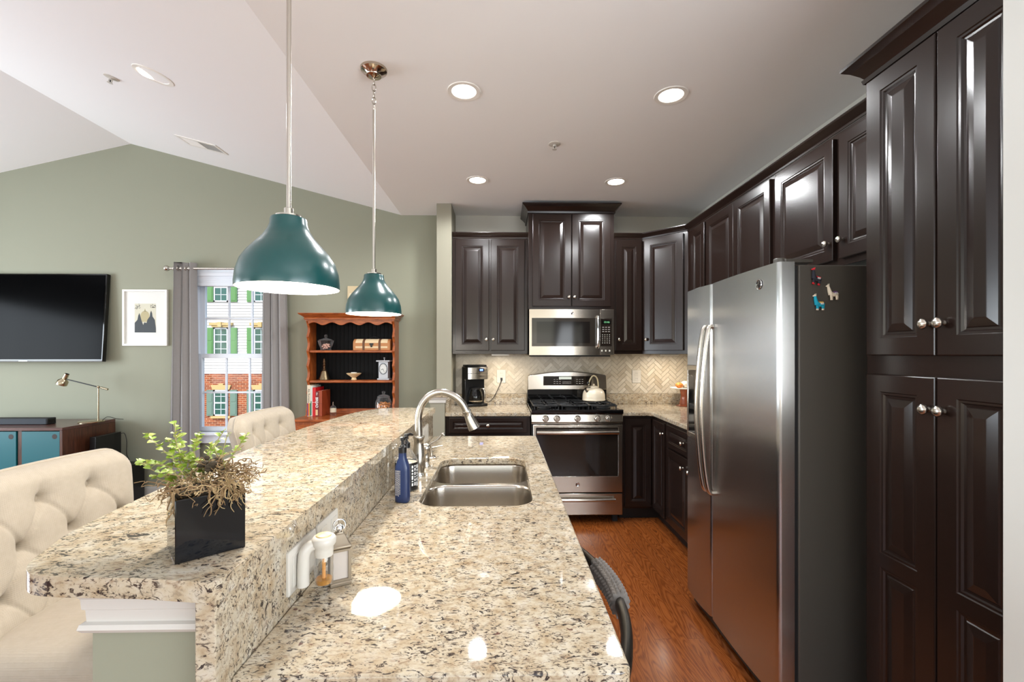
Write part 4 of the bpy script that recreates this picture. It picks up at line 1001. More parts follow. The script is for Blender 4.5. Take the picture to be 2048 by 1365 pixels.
MB().box(.866, yf - .0195, 1.472, .968, yf - .0181, 1.718).build('keypad', 'dark_glass', cp, bevel=.003)
MB().box(.880, yf - .0202, 1.668, .958, yf - .0196, 1.703).build('display', 'black_gloss', cp)
text('display_digits', '10:46', .024, (.922, yf - .0204, 1.685), (R(90), 0, 0), 'lcd_green', cp)
mb = MB()
for r in range(3):
    for k in range(3): mb.box(.882 + k * .026, yf - .0201, 1.638 - r * .019, .882 + k * .026 + .017, yf - .0196, 1.643 - r * .019)
for r in range(5):
    for k in range(4): mb.box(.882 + k * .0205, yf - .0201, 1.570 - r * .018, .882 + k * .0205 + .007, yf - .0196, 1.577 - r * .018)
mb.build('key_marks', 'grey_mark', cp)
mb = MB()
for k in range(3): mb.box(.874 + k * .034, yf - .0195, 1.425, .874 + k * .034 + .012, yf - .0181, 1.441)
mb.build('button', 'white_plastic', cp)
MB().box(.26, 3.99, 1.380, .96, 4.37, 1.396).build('vent_grille', 'black_matte', t)

# ------------------------------------------------------------------ refrigerator
FX, FY0, FY1, FS = 1.05, 1.69, 2.545, 2.243
t = thing('refrigerator', 'side-by-side stainless refrigerator with dark grey side and magnets', 'refrigerator', (1.45, 2.12, 0), 0, world=True)
MB().box(1.128, FY0, .03, 1.80, FY1, 1.745).build('case', 'fridge_side', t, bevel=.005)
MB().box(1.112, FY0 + .006, .075, 1.130, FY1 - .006, 1.742).build('gasket', 'black_matte', t)
MB().box(1.085, FY0 + .02, .012, 1.2, FY1 - .02, .068).build('kick_grille', 'black_plastic', t)
for yy in (FY0 + .06, FY1 - .06):
    for xx in (1.16, 1.72): MB().cyl((xx, yy, 0), .018, .03, 12).build('foot', 'black_matte', t)
def fdoor(y0, y1):
    pts = []; n = 8; bow = .008; r_ = .018
    pts.append((1.112, y0)); 
    for k in range(n + 1): a = R(90 * k / n); pts.append((FX + r_ * .8 - r_ * .8 * math.sin(a), y0 + r_ - r_ * math.cos(a)))
    for k in range(1, 12): f = k / 12; pts.append((FX - bow * math.sin(PI * f), y0 + r_ + (y1 - y0 - 2 * r_) * f))
    for k in range(n + 1): a = R(90 * k / n); pts.append((FX + r_ * .8 - r_ * .8 * math.cos(a), y1 - r_ + r_ * math.sin(a)))
    pts.append((1.112, y1)); return MB().prism(pts, .078, 1.757)
d1 = fdoor(FY0, FS - .003).build('fridge_door', 'steel_v', t, smooth=30)
d2 = fdoor(FS + .003, FY1).build('freezer_door', 'steel_v', t, smooth=30)
def fhandle(y, d_):
    P = smooth_path([(FX - .004, y, 1.540), (FX - .026, y, 1.530), (FX - .044, y, 1.42), (FX - .058, y, 1.25), (FX - .062, y, 1.11), (FX - .056, y, .97), (FX - .042, y, .82), (FX - .024, y, .725), (FX - .002, y, .712)], 5)
    MB().tube(P, .0115, 12, flat=1.0, up=(0, 1, 0)).build('handle', 'nickel', d_, smooth=60)
fhandle(2.215, d1); fhandle(2.272, d2)
# dispenser
ds = MB(); y0, y1, z0, z1 = 2.335, 2.505, .945, 1.345
ds.box(FX - .016, y0, z0, FX - .002, y0 + .014, z1).box(FX - .016, y1 - .014, z0, FX - .002, y1, z1).box(FX - .016, y0 + .014, z0, FX - .002, y1 - .014, z0 + .03).box(FX - .018, y0 + .014, z1 - .03, FX - .002, y1 - .014, z1)
dd = ds.build('dispenser', 'nickel', d2, bevel=.003)
MB().box(FX - .012, y0 + .014, z0 + .03, FX - .003, y1 - .014, z1 - .12).build('dispenser_recess', 'black_gloss', dd)
MB().box(FX - .014, y0 + .014, z1 - .12, FX - .003, y1 - .014, z1 - .03).build('dispenser_panel', 'dark_glass', dd)
MB().box(FX - .022, y0 + .05, z0 + .16, FX - .012, y1 - .05, z0 + .19).build('paddle', 'chrome', dd)
emblem(d1, (FX - .0062, 1.81, 1.688), .021, '-X')
mb = MB().box(1.09, FY0 + .02, 1.7575, 1.20, FY0 + .07, 1.772).lathe([(.022, 1.757), (.022, 1.778), (.001, 1.779)], (1.085, FY0 + .05, 0), 18); mb.build('hinge_cover', 'fridge_side', t, bevel=.003)
mb = MB().box(1.09, FY1 - .09, 1.7575, 1.30, FY1 - .02, 1.775); mb.build('hinge_cover', 'fridge_side', t, bevel=.003)
# llama magnets
def llama(label, x, z, body, saddle, feet, head, tilt):
    t = thing('llama_magnet', label, 'magnet', (x, FY0 - .0005, z), 0, 'woolly llama magnets'); t.rotation_euler = (0, tilt, 0)
    t.scale = (1, 1, 1)
    mb = MB(); c = lambda u, v: (u, -.007, v)
    mb.ball((.004, -.007, 0), (.0175, .0065, .0095), 14, 9)
    mb.tube(smooth_path([c(-.009, .000), c(-.013, .012), c(-.0155, .024), c(-.0165, .031)], 4), [.0085, .008, .0074, .007, .0066, .0062, .006, .0056, .0052, .005, .0048, .0046, .0044], 12)
    for u, y in ((-.010, -.0095), (-.004, -.005), (.011, -.0095), (.017, -.005)): mb.tube([(u, y, -.004), (u, y, -.016)], [.0042, .0034], 10)
    mb.build('body', body, t, smooth=60)
    mb = MB()
    for u, y in ((-.010, -.0095), (-.004, -.005), (.011, -.0095), (.017, -.005)): MB().tube([(u, y, -.015), (u - .0008, y, -.0215)], [.003, .0032], 8).build('hoof', feet, t, smooth=60)
    mb = MB().ball((-.0172, -.007, .0335), (.0052, .0045, .0045), 12, 8).ball((-.0225, -.007, .0322), (.0036, .003, .0028), 10, 7)
    for yy in (-.010, -.004): mb.tube([(-.0155, yy, .036), (-.0145, yy, .0415)], [.0016, .0008], 6)
    mb.build('head', head, t, smooth=60)
    mb = MB()
    rs = []
    for k in range(9):
        a = R(20 + 140 * k / 8 + 0); rs.append([(u, -.007 - .0078 * math.cos(a) * 1.0, .0015 + .0098 * math.sin(a)) for u in (-.002, .013)] + [(u, -.007 - .0066 * math.cos(a), .0015 + .0086 * math.sin(a)) for u in (.013, -.002)])
    mb.rings(rs).build('saddle_blanket', saddle, t, smooth=40)
    mb = MB()
    for k in range(3): mb.box(.0005 + k * .004, -.0156, -.0005, .0025 + k * .004, -.0146, .006)
    mb.build('blanket_pattern', 'white_mark', t)
lm = lambda n, c: mat(n, c, 0.85)
wred, wblk, wcream, wteal, wgold = lm('red wool', (206, 30, 44)), lm('charcoal wool', (40, 42, 52)), lm('cream wool', (228, 216, 194)), lm('turquoise wool', (18, 158, 186)), lm('gold wool', (222, 178, 90))
llama('charcoal llama magnet with red head, highest of the three on the fridge side', 1.190, 1.690, wblk, wred, wred, wred, R(12))
llama('cream llama magnet with purple saddle, closest to the pantry', 1.255, 1.632, wcream, lm('plum wool', (98, 60, 112)), wcream, wcream, R(-4))
llama('turquoise llama magnet with gold saddle, lowest on the fridge side', 1.202, 1.593, wteal, wgold, wcream, wcream, R(0))

# ------------------------------------------------------------------ things on the back counter
t = thing('coffee_maker', 'black and steel drip coffee maker on the left counter', 'coffee maker', (-.262, 4.25, .915), R(24))
MB().box(-.10, -.085, .0005, .10, .085, .026).box(-.10, .0, .026, .10, .085, .30).build('body', 'black_plastic', t, bevel=.008)
MB().box(-.10, -.085, .252, .10, .085, .372).build('brew_head', 'black_plastic', t, bevel=.010)
hd = MB().prism([(-.097, -.080)] + [(-.097 + .194 * k / 10, -.086 - .012 * math.sin(PI * k / 10)) for k in range(11)] + [(.097, -.080)], .256, .362).build('steel_front', 'steel_h', t, smooth=40)
MB().prism([(-.0975, -.079)] + [(-.0975 + .195 * k / 10, -.0865 - .012 * math.sin(PI * k / 10)) for k in range(11)] + [(.0975, -.079)], .308, .311).build('seam', 'black_plastic', hd, smooth=40)
MB().box(.002, -.103, .328, .058, -.092, .356).build('display', 'black_gloss', hd)
MB().box(.012, -.1038, .332, .044, -.1032, .350).build('lcd', 'lcd_blue', hd)
mb = MB()
for u in (-.022, .066): mb.box(u, -.099, .334, u + .014, -.090, .348)
mb.box(.0, -.101, .318, .012, -.094, .324).box(.022, -.101, .318, .034, -.094, .324).box(.044, -.100, .318, .056, -.094, .324)
mb.build('button', 'nickel', hd)
text('lettering', 'Cuisinart', .017, (.030, -.0985, .284), (R(90), 0, 0), 'black_mark', hd)
MB().lathe([(.068, .0), (.1, .003), (.1, .010), (.001, .014)], (0, -.02, .372), 24).build('lid', 'black_plastic', t, smooth=40) if False else MB().box(-.094, -.075, .372, .094, .08, .388).build('lid', 'black_plastic', t, bevel=.012)
cf = MB().lathe([(.058, .030), (.066, .038), (.068, .085), (.060, .13), (.048, .155), (.050, .165)], (-.005, -.035, 0), 30).build('carafe', 'smoke', t, smooth=45)
mb = MB().lathe([(.051, .160), (.052, .172), (.030, .180), (.001, .181)], (-.005, -.035, 0), 26); mb.build('carafe_lid', 'black_plastic', cf, smooth=45)
MB().lathe([(.0665, .048), (.0675, .056)], (-.005, -.035, 0), 30, cap0=False, cap1=False).build('carafe_band', 'nickel', cf, smooth=45)
MB().tube(smooth_path([(.030, -.082, .165), (.045, -.105, .168), (.056, -.115, .14), (.058, -.116, .08), (.054, -.110, .045)], 5), .010, 10, flat=.7).build('carafe_handle', 'nickel', cf, smooth=60)
MB().cyl((-.1005, -.02, .248), .006, .004, 12, '-X').build('side_button', 'nickel', t, smooth=40)
inv = Matrix.Rotation(R(-24), 4, 'Z')
def cl(p): return inv @ (Vector(p) - Vector((-.262, 4.25, .915)))
MB().tube([cl(p) for p in smooth_path([(-.150, 4.28, .952), (-.125, 4.33, .945), (-.085, 4.352, .985), (-.045, 4.362, 1.06), (-.014, 4.374, 1.135), (-.010, 4.376, 1.155)], 6)], .0035, 8).build('power_cord', 'black_plastic', t, smooth=60)
mb = MB(); mb.m = Matrix.Translation(cl((-.010, 4.374, 1.160))) @ inv; mb.box(-.010, -.008, -.012, .010, .012, .012); mb.build('plug', 'black_plastic', t, bevel=.003)
def outlet(label, xc, zc):
    t = thing('wall_outlet', label, 'outlet', (xc, WY - .0085, zc), 0, 'outlets in the tile backsplash')
    MB().box(-.044, -.006, -.064, .044, -.0002, .064).build('plate', 'white_plastic', t, bevel=.003)
    for dz in (-.026, .026):
        o = MB().box(-.017, -.0075, dz - .018, .017, -.006, dz + .018).build('socket', 'white_plastic', t, bevel=.002)
        MB().box(-.008, -.008, dz + .0, -.006, -.0074, dz + .01).box(.006, -.008, dz, .008, -.0074, dz + .01).build('slot', 'black_plastic', o)
outlet('white outlet in the tile with the coffee maker cord plugged in', -.012, 1.186)
outlet('white outlet in the tile right of the range', 1.315, 1.183)
for lb, xa in (('white strip lamp under the wall cabinet over the coffee maker', -.10), ('white strip lamp under the diagonal corner cabinet', 1.46)):
    o = MB().box(xa, 4.10, 1.388, xa + .16, 4.14, 1.4028).build('under_cabinet_lamp', 'white_plastic', bevel=.003); tag(o, lb, 'strip lamp', 'under cabinet strip lamps')
    light('strip_light', 'AREA', (xa + .08, 4.12, 1.385), 2.4, (1, .87, .70), (0, 0, 0), shape='RECTANGLE', size=.15, size_y=.03)
# cake stand and pumpkins
cxx, cyy = 1.715, 4.20
t = thing('cake_stand', 'white cake plate on a rose glass foot in the counter corner', 'cake stand', (cxx, cyy, .915), 0)
MB().lathe([(.075, .0005), (.076, .004), (.052, .018), (.044, .05), (.035, .095), (.045, .150), (.05, .158)], n=30).build('foot', mat('rose glass', (188, 104, 70), 0.12, Transmission_Weight=0.5), t, smooth=45)
MB().lathe([(.05, .158), (.128, .166), (.132, .172), (.125, .173), (.001, .170)], n=40).build('plate', 'white_enamel', t, smooth=45)
def pumpkin(label, x, y, r, m_, sq_):
    t = thing('pumpkin', label, 'pumpkin', (x, y, .915 + .1715), 0)
    rs = []
    for a in range(1, 12):
        th = PI * a / 12; rs.append([(r * math.sin(th) * math.cos(p) * (1 + .05 * math.cos(9 * p)), r * math.sin(th) * math.sin(p) * (1 + .05 * math.cos(9 * p)), r * sq_ * (1 - math.cos(th))) for p in [2 * PI * i / 36 for i in range(36)]])
    MB().rings(rs).build('flesh', m_, t, smooth=60); MB().tube([(0, 0, 2 * r * sq_ - .004), (.003, 0, 2 * r * sq_ + .012)], [.005, .003], 8).build('stalk', 'stem', t, smooth=60)
pumpkin('small orange gourd on the white cake plate', cxx - .073, cyy - .055, .034, mat('orange rind', (204, 120, 44), 0.4), .78)
pumpkin('small white gourd on the cake plate beside the orange one', cxx - .008, cyy - .03, .040, mat('white rind', (224, 214, 196), 0.45), .82)

# ------------------------------------------------------------------ bar stools
def stool(label, yc):
    t = thing('bar_stool', label, 'bar stool', (-1.03, yc, 0), 0, 'tufted bar stools at the bar')
    nu, nv = 120, 84; HB = .425; zb = .665
    btn = []
    for r, zz in enumerate((.230, .335)):
        for k in range(-3, 4): btn.append(((k + (.5 if r == 0 else 0)) * .142, zz))
    btn += [((k + 0) * .142, .125) for k in range(-3, 4)] + [((k + .5) * .142, .440 + .05) for k in range(-3, 4)]
    def surf(u, v):                         # u across, v up, both 0..1
        zz = v * HB; hw = .235 + .055 * v
        y = (u * 2 - 1) * hw
        e = min(u, 1 - u); top = 1 - v
        puff = (1 - max(0, 1 - e / .12) ** 2) ** .5 if e < .12 else 1.0
        pt = (max(0, 1 - max(0, 1 - top / .10) ** 2)) ** .5 if top < .10 else 1.0
        h = .050 * puff * pt
        dmin = min(((y - b[0]) ** 2 + (zz - b[1]) ** 2) ** .5 for b in btn if abs(b[0]) < hw - .04 or True)
        inside = [b for b in btn if abs(b[0]) < hw - .045 and .06 < b[1] < HB - .08]
        dm_ = min(((y - b[0]) ** 2 + (zz - b[1]) ** 2) ** .5 for b in inside)
        h -= .015 * math.exp(-(dm_ / .032) ** 2) + .016 * math.exp(-(dm_ / .012) ** 2)
        for b in inside:                    # folds between neighbouring buttons
            for s1 in (-1, 1):
                ex, ez = b[0] + s1 * .071, b[1] - .110
                dx_, dz_ = ex - b[0], ez - b[1]; L2 = dx_ * dx_ + dz_ * dz_
                k = max(0, min(1, ((y - b[0]) * dx_ + (zz - b[1]) * dz_) / L2))
                sag = math.sin(PI * k) * .012 * s1
                dd_ = ((y - b[0] - dx_ * k - sag * .6) ** 2 + (zz - b[1] - dz_ * k) ** 2) ** .5
                h -= .009 * math.exp(-(dd_ / .0055) ** 2)
        if zz > .335 and v < .97:
            for b in inside:
                if b[1] > .3: h -= .007 * math.exp(-((y - b[0]) / .010) ** 2) * max(0, 1 - (zz - .335) / .10)
        rec = -.235 - .080 * v ** 1.1 + .055 * (abs(y) / .29) ** 2.2      # recline and wrap
        # rounded top corners
        cz = zz
        ay = abs(y) / hw
        if ay > .74: cz = zz - (.060 * ((ay - .74) / .26) ** 2.4) * v ** 2
        return rec, y, zb + cz, h
    mb = MB(); F, Bk = [], []
    for j in range(nv + 1):
        for i in range(nu + 1):
            x, y, z, h = surf(i / nu, j / nv); F.append((x + h, y, z)); Bk.append((x - .035 * (1 if 0 < i < nu and j < nv else .0) - (.0), y, z))
    n = nu + 1; fs = []
    for j in range(nv):
        for i in range(nu): a = j * n + i; fs.append((a, a + 1, a + n + 1, a + n)); b = a + len(F); fs.append((b, b + n, b + n + 1, b + 1))
    N = len(F)
    for j in range(nv):
        for i in (0, nu): a = j * n + i; fs.append((a, a + n, a + n + N, a + N))
    for i in range(nu): a = nv * n + i; fs.append((a, a + 1, a + 1 + N, a + N)); fs.append((i, i + 1, i + 1 + N, i + N))
    mb.add(F + Bk, fs); back = mb.build('backrest', 'linen', t, smooth=75)
    for b in [b for b in btn if abs(b[0]) < .235 and .1 < b[1] < .4]:
        v = b[1] / HB; hw = .235 + .055 * v; u = (b[0] / hw + 1) / 2; x, y, z, h = surf(u, v)
        MB().ball((x + h + .009, y, z), (.010, .017, .017), 18, 11).build('button', 'linen', back, smooth=60)
    rim = [surf(u, v) for u, v in [(0, k / 30) for k in range(31)] + [(k / 40, 1) for k in range(1, 40)] + [(1, 1 - k / 30) for k in range(31)]]
    MB().tube([(p[0], p[1], p[2] + .001) for p in rim], .0045, 8).build('piping', 'linen', back, smooth=60)
    # seat
    mb = MB(); rs = []
    for ins, z in ((.02, .60), (.004, .612), (0, .63), (0, .675), (.008, .70), (.03, .716), (.08, .724), (.15, .726)):
        rs.append([(p[0], p[1], z) for p in rrect(-.27 + ins, -.245 + ins, .22 - ins, .245 - ins, max(.02, .07 - ins * .3), 6)])
    mb.rings(rs).build('seat', 'linen', t, smooth=60)
    for sx in (-.22, .18):
        for sy in (-.2, .2):
            mb = MB(); o2 = .03
            mb.rings([[(sx * (1 + o2 * 3 * (1 - z / .6)) + dx_, sy * (1 + o2 * 2 * (1 - z / .6)) + dy_, z) for dx_, dy_ in ((-r_, -r_), (r_, -r_), (r_, r_), (-r_, r_))] for z, r_ in ((0, .014), (.60, .021))])
            mb.build('leg', 'leg_wood', t, bevel=.002)
    for a, b in (((-.235, -.208), (.19, -.208)), ((-.235, .208), (.19, .208)), ((.19, -.208), (.19, .208)), ((-.235, -.208), (-.235, .208))):
        MB().tube([(a[0], a[1], .23), (b[0], b[1], .23)], .011, 8).build('stretcher', 'leg_wood', t, smooth=50)
stool('nearest cream tufted bar stool, cut by the left edge of the photo', 1.285)
stool('farther cream tufted bar stool in front of the window and hutch', 2.478)

# ------------------------------------------------------------------ living room: television, console and things on it
t = thing('television', 'wide black flat television mounted on the sage wall', 'television', (-4.48, 4.30, 1.331), 0); t.rotation_euler = (R(-3.5), 0, 0)
t.location = (-4.48, 4.325, 1.331)
MB().box(-.725, -.02, 0, .725, .02, .835).build('bezel', 'black_gloss', t, bevel=.004)
MB().box(-.712, -.0215, .020, .712, -.0201, .822).build('screen', 'screen', t)
MB().box(-.725, -.024, -.002, .725, -.018, .010).build('lower_trim', 'fridge_side', t, bevel=.002)
MB().box(-.04, -.0262, .002, .04, -.0241, .009).build('maker_mark', 'white_mark', t)
MB().box(-.2, .02, .2, .2, .058, .6).build('wall_mount', 'black_matte', t)
cw0, cw1 = -5.35, -3.66
t = thing('media_console', 'walnut media console with teal sliding doors under the television', 'console', (-4.5, 4.1, 0), 0, world=True)
MB().box(cw0, 3.82, .765, cw1, 4.335, .79).build('top', 'walnut_h', t, bevel=.002)
for xx in (cw0, cw1 - .022): MB().box(xx, 3.82, .14, xx + .022, 4.335, .765).build('side_panel', 'walnut', t, bevel=.002)
MB().box(cw0 + .022, 3.82, .14, cw1 - .022, 4.335, .162).build('bottom_panel', 'walnut_h', t)
MB().box(cw0 + .022, 4.32, .162, cw1 - .022, 4.334, .765).build('back_panel', 'walnut_h', t)
for xx in (-5.30, -4.60, -4.035): MB().box(xx, 3.835, .162, xx + .03, 4.31, .765).build('divider', 'walnut', t)
for k, xx in enumerate((-5.262, -4.563, -3.998)):
    xe = (-4.612, -4.045, -3.69)[k]
    d = MB().box(xx, 3.828, .166, xe, 3.842, .758).build('sliding_door', 'teal_panel', t, bevel=.001)
    MB().cyl((xe - .04, 3.8285, .715), .021, .001, 22, '-Y').build('finger_hole', mat('hole shade', (40, 22, 14), 0.6), d)  # flat dark disc, the shade of a hole put into its colour
for xx in (-5.25, -3.80):
    for yy in (3.87, 4.26): MB().lathe([(.014, 0), (.022, .14)], (xx, yy, 0), 14).build('leg', 'walnut', t, smooth=40)
t = thing('soundbar', 'long black soundbar lying on the walnut console', 'soundbar', (-4.45, 4.03, .7905), 0)
MB().box(-.5, -.04, 0, .5, .04, .055).build('cabinet', 'black_matte', t, bevel=.006)
MB().box(-.49, -.042, .004, .49, -.0395, .051).build('grille', mat('dark grille cloth', (26, 32, 40), 0.7), t)
MB().box(-.06, -.0428, .008, -.03, -.0418, .014).build('mark', 'white_mark', t)
MB().box(.497, -.03, .012, .5015, .03, .044).build('end_cap', 'black_gloss', t)
t = thing('desk_lamp', 'brass nickel balance-arm desk lamp on the console corner', 'lamp', (-3.70, 4.13, .7905), 0)
BN = mat('antique nickel', (178, 164, 138), 0.25, 1.0)
MB().lathe([(.092, 0), (.093, .006), (.088, .012), (.08, .014), (.001, .015)], (0, 0, 0), 36).build('base', BN, t, smooth=40)
MB().cyl((.062, 0, .012), .006, .305, 12).build('pole', BN, t, smooth=40)
MB().tube([(-.215, 0, .385), (.062, 0, .315), (.142, 0, .295)], .005, 10).build('arm', 'black_plastic', t, smooth=50)
MB().tube([(.085, 0, .310), (.145, 0, .294)], .0095, 12).ball((.062, 0, .316), .012, 12, 8).build('counterweight', BN, t, smooth=50)
mb = MB(); mb.m = Matrix.Translation((-.235, 0, .395)) @ Matrix.Rotation(R(28), 4, 'Y')
mb.lathe([(.001, .045), (.017, .044), (.018, -.004), (.022, -.012), (.038, -.028), (.040, -.062), (.037, -.062), (.034, -.03), (.001, -.02)], n=26); mb.build('shade', BN, t, smooth=45)
MB().tube(smooth_path([(.075, .02, .008), (.10, .05, .04), (.14, .10, .015), (.15, .16, .002)], 5), .0025, 6).build('cord', 'black_plastic', t, smooth=60)
t = thing('subwoofer', 'black subwoofer box on the floor beside the console', 'speaker', (-3.51, 4.2, 0), 0)
MB().box(-.115, -.14, .012, .115, .145, .385).build('cabinet', 'black_plastic', t, bevel=.006)
for a in (-.09, .09):
    for b in (-.11, .11): MB().cyl((a, b, 0), .012, .013, 12).build('foot', 'black_matte', t)
MB().box(-.1, -.143, .04, .1, -.1395, .36).build('grille', 'black_matte', t)
t = thing('console_box', 'slim black electronic box standing on end on the subwoofer', 'electronics', (-3.585, 4.155, .3855), R(4))
MB().box(-.025, -.155, 0, .025, .135, .292).build('case', 'black_plastic', t, bevel=.004)
MB().tube(smooth_path([(.026, .12, .27), (.055, .13, .275), (.075, .13, .20), (.068, .14, .08), (.085, .15, .02)], 6), .003, 6).build('cable', 'black_plastic', t, smooth=60)

# framed photograph
t = thing('framed_picture', 'white framed photograph of a dome behind dark spires, beside the curtain', 'picture', (-3.424, WY - .0005, 1.752), 0)
w2, h2 = .2105, .269
mb = MB(); mb.rings([[(p[0], y, p[1]) for p in ((-w2 + i, -h2 + i), (w2 - i, -h2 + i), (w2 - i, h2 - i), (-w2 + i, h2 - i))] for i, y in ((0, 0), (0, -.022), (.018, -.022), (.018, -.006))], True, False); mb.build('frame', 'white_enamel', t, bevel=.001)
MB().box(-w2 + .018, -.008, -h2 + .018, w2 - .018, -.006, h2 - .018).build('mat_board', mat('white mat board', (232, 230, 224), 0.7), t)
pr = MB().box(-.102, -.0088, -.142, .098, -.0081, .135).build('print', mat('pale sepia sky', (214, 208, 186), 0.6), t)
mb = MB(); yy = -.0091
def flat(mb, pts): mb.add([(p[0], yy, p[1]) for p in pts], [tuple(range(len(pts)))])
flat(mb, [(-.005 + .042 * math.cos(R(a)), .018 + .048 * math.sin(R(a))) for a in range(0, 181, 15)] + [(-.047, -.04), (.037, -.04)])
flat(mb, [(-.012, .060), (.002, .060), (-.001, .085), (-.009, .085)]); mb.build('dome', mat('faded dome', (184, 170, 128), 0.6), pr)
mb = MB(); yy = -.0094
flat(mb, [(-.102, -.142), (.098, -.142), (.098, -.10), (.088, -.02), (.066, .012), (.062, .045), (.053, .068), (.044, .045), (.040, .012), (.018, -.02), (.010, -.05), (-.012, -.045), (-.022, -.07), (-.040, -.02), (-.050, .02), (-.058, .045), (-.068, .02), (-.076, -.02), (-.102, -.05)])
for cx_, cz_, n_ in ((-.085, .105, 16), (-.06, .115, 14), (.062, .118, 16), (.085, .112, 14)):
    for k in range(n_): a, b = cx_ + rnd.uniform(-.018, .016), cz_ + rnd.uniform(-.024, .018); s2 = rnd.uniform(.002, .005); a = max(-.098, min(.094, a)); b = min(.131, b); flat(mb, [(a - s2, b), (a, b - s2), (a + s2, b), (a, b + s2)])
mb.build('silhouettes', mat('dark silhouette', (52, 56, 60), 0.6), pr)
MB().box(-w2 + .018, -.0135, -h2 + .018, w2 - .018, -.0125, h2 - .018).build('glazing', 'pane', t)
t = thing('wall_canvas', 'small pale canvas on the wall, mostly behind the farther pendant', 'picture', (-1.335, WY - .0005, 1.93), 0)
MB().box(-.16, -.028, -.13, .16, 0, .13).build('canvas', mat('pale canvas', (206, 188, 152), 0.8), t, bevel=.003)
mb = MB()
for k in range(5): mb.box(-.14 + k * .055, -.0292, -.10, -.11 + k * .055, -.0282, .06 + .02 * math.sin(k * 2))
mb.build('painting', mat('soft beige paint', (226, 214, 188), 0.8), t)

# curtains and rod
t = thing('curtain_rod', 'brushed nickel curtain rod with ball finials over the window', 'curtain rod', (-2.55, 4.31, 2.212), 0)
MB().cyl((-.60, 0, 0), .0105, 1.20, 14, 'X').build('rod', 'nickel', t, smooth=40)
for sx in (-.615, .615): MB().ball((sx, 0, 0), .027, 16, 10).build('finial', 'nickel', t, smooth=60)
for sx in (-.52, .52): MB().tube([(sx, 0, 0), (sx, .086, 0)], .006, 8).lathe([(.02, .080), (.02, .088)], (sx, 0, 0), 16, 'Y').build('bracket', 'nickel', t, smooth=40)
def curtain(label, x0, x1, b0, b1, ph):
    t = thing('curtain', label, 'curtain', ((x0 + x1) / 2, 4.31, 0), 0, 'grey grommet curtains', world=True)
    nu, nv = 70, 24; F = []; th = .003
    def pt(u, v, o):
        z = .02 + 2.245 * v; x = (b0 + (b1 - b0) * u) * (1 - v) + (x0 + (x1 - x0) * u) * v
        k = 2 * PI * 3.0 * u + ph
        y = 4.31 + .030 * math.sin(k) * (.85 + .15 * v) + .006 * math.sin(2.3 * k + 2 * (1 - v)); x += .012 * math.sin(2 * k) * (1 - .4 * v)
        return (x, y + o, z)
    A = [[pt(i / nu, j / nv, -th) for i in range(nu + 1)] for j in range(nv + 1)]; B = [[pt(i / nu, j / nv, th) for i in range(nu + 1)] for j in range(nv + 1)]
    MB().rings([a + list(reversed(b)) for a, b in zip(A, B)]).build('cloth', 'curtain', t, smooth=60)
    for k in range(6):
        u = (k * PI - ph) / (2 * PI * 3.0)
        if 0.02 < u < .98:
            x, y, z = pt(u, .974, 0); MB().tube([(x, 4.31 + .022 * math.cos(a), 2.212 + .022 * math.sin(a)) for a in [2 * PI * i / 18 for i in range(18)]], .0042, 6, closed=True).build('grommet', 'nickel', t, smooth=60)
curtain('grey curtain on the left side of the window beside the picture', -3.12, -2.905, -3.17, -2.875, .6)
curtain('grey curtain on the right side of the window beside the hutch', -2.27, -2.06, -2.29, -2.005, 2.2)

# ------------------------------------------------------------------ hutch and its contents
hx0, hx1, hyf, hyb = -1.812, -1.002, 4.18, 4.375
t = thing('hutch', 'cherry wood hutch with scalloped shelves and black back panel', 'hutch', (-1.407, 4.2, 0), 0, world=True)
BZ = .833
MB().box(hx0 - .022, 3.945, BZ - .022, hx1 + .022, hyb, BZ).build('counter', 'cherry_h', t, bevel=.005)
MB().box(hx0, 3.965, .08, hx1, hyb, BZ - .022).build('base', 'cherry', t, bevel=.003)
MB().box(hx0 + .02, 3.985, 0, hx1 - .02, hyb, .08).build('plinth', 'cherry', t)
for k in (0, 1):
    xa = hx0 + .03 + k * .385; Q = Matrix.Translation((xa, 3.964, .645))
    dm = door_mb(.365, .14, stile=.03); dm.v = [tuple(Q @ Vector(p)) for p in dm.v]; d = dm.build('drawer', 'cherry_h', t, smooth=28); knob_mb(xa + .18, .715, 3.944).build('knob', BN, d, smooth=50)
    dm = door_mb(.365, .52); Q = Matrix.Translation((xa, 3.964, .11)); dm.v = [tuple(Q @ Vector(p)) for p in dm.v]; d = dm.build('door', 'cherry', t, smooth=28); knob_mb(xa + (.33 if k == 0 else .035), .40, 3.944).build('knob', BN, d, smooth=50)
def scal(z):
    segs = [(BZ, .93), (.93, 1.16), (1.16, 1.43), (1.43, 1.70)]
    for a, b in segs:
        if a <= z <= b: f = (z - a) / (b - a); return hyf + .012 + .028 * abs(math.sin(2 * PI * f)) * (1 if b - a > .15 else .5) - (.03 * (1 - f) if a == BZ else 0)
    return hyf + .004
for xx in (hx0, hx1 - .022):
    pf = [(hyb, BZ), (hyb, 1.745)] + [(scal(1.745 - (1.745 - BZ) * k / 70), 1.745 - (1.745 - BZ) * k / 70) for k in range(71)]
    MB().prism(pf, xx, xx + .022, 'YZ').build('side_panel', 'cherry', t, bevel=.003)
mb = MB()
mb.box(hx0 + .022, 4.366, .88, hx1 - .022, hyb, 1.72)
nb = 20; wv_ = (hx1 - hx0 - .044) / nb
for k in range(nb): mb.box(hx0 + .022 + k * wv_ + .003, 4.362, .88, hx0 + .022 + (k + 1) * wv_ - .003, 4.366, 1.72)
mb.build('beadboard_back', 'beadboard', t)
MB().box(hx0 + .022, 4.350, BZ, hx1 - .022, 4.366, .88).build('back_rail', 'cherry_h', t, bevel=.002)
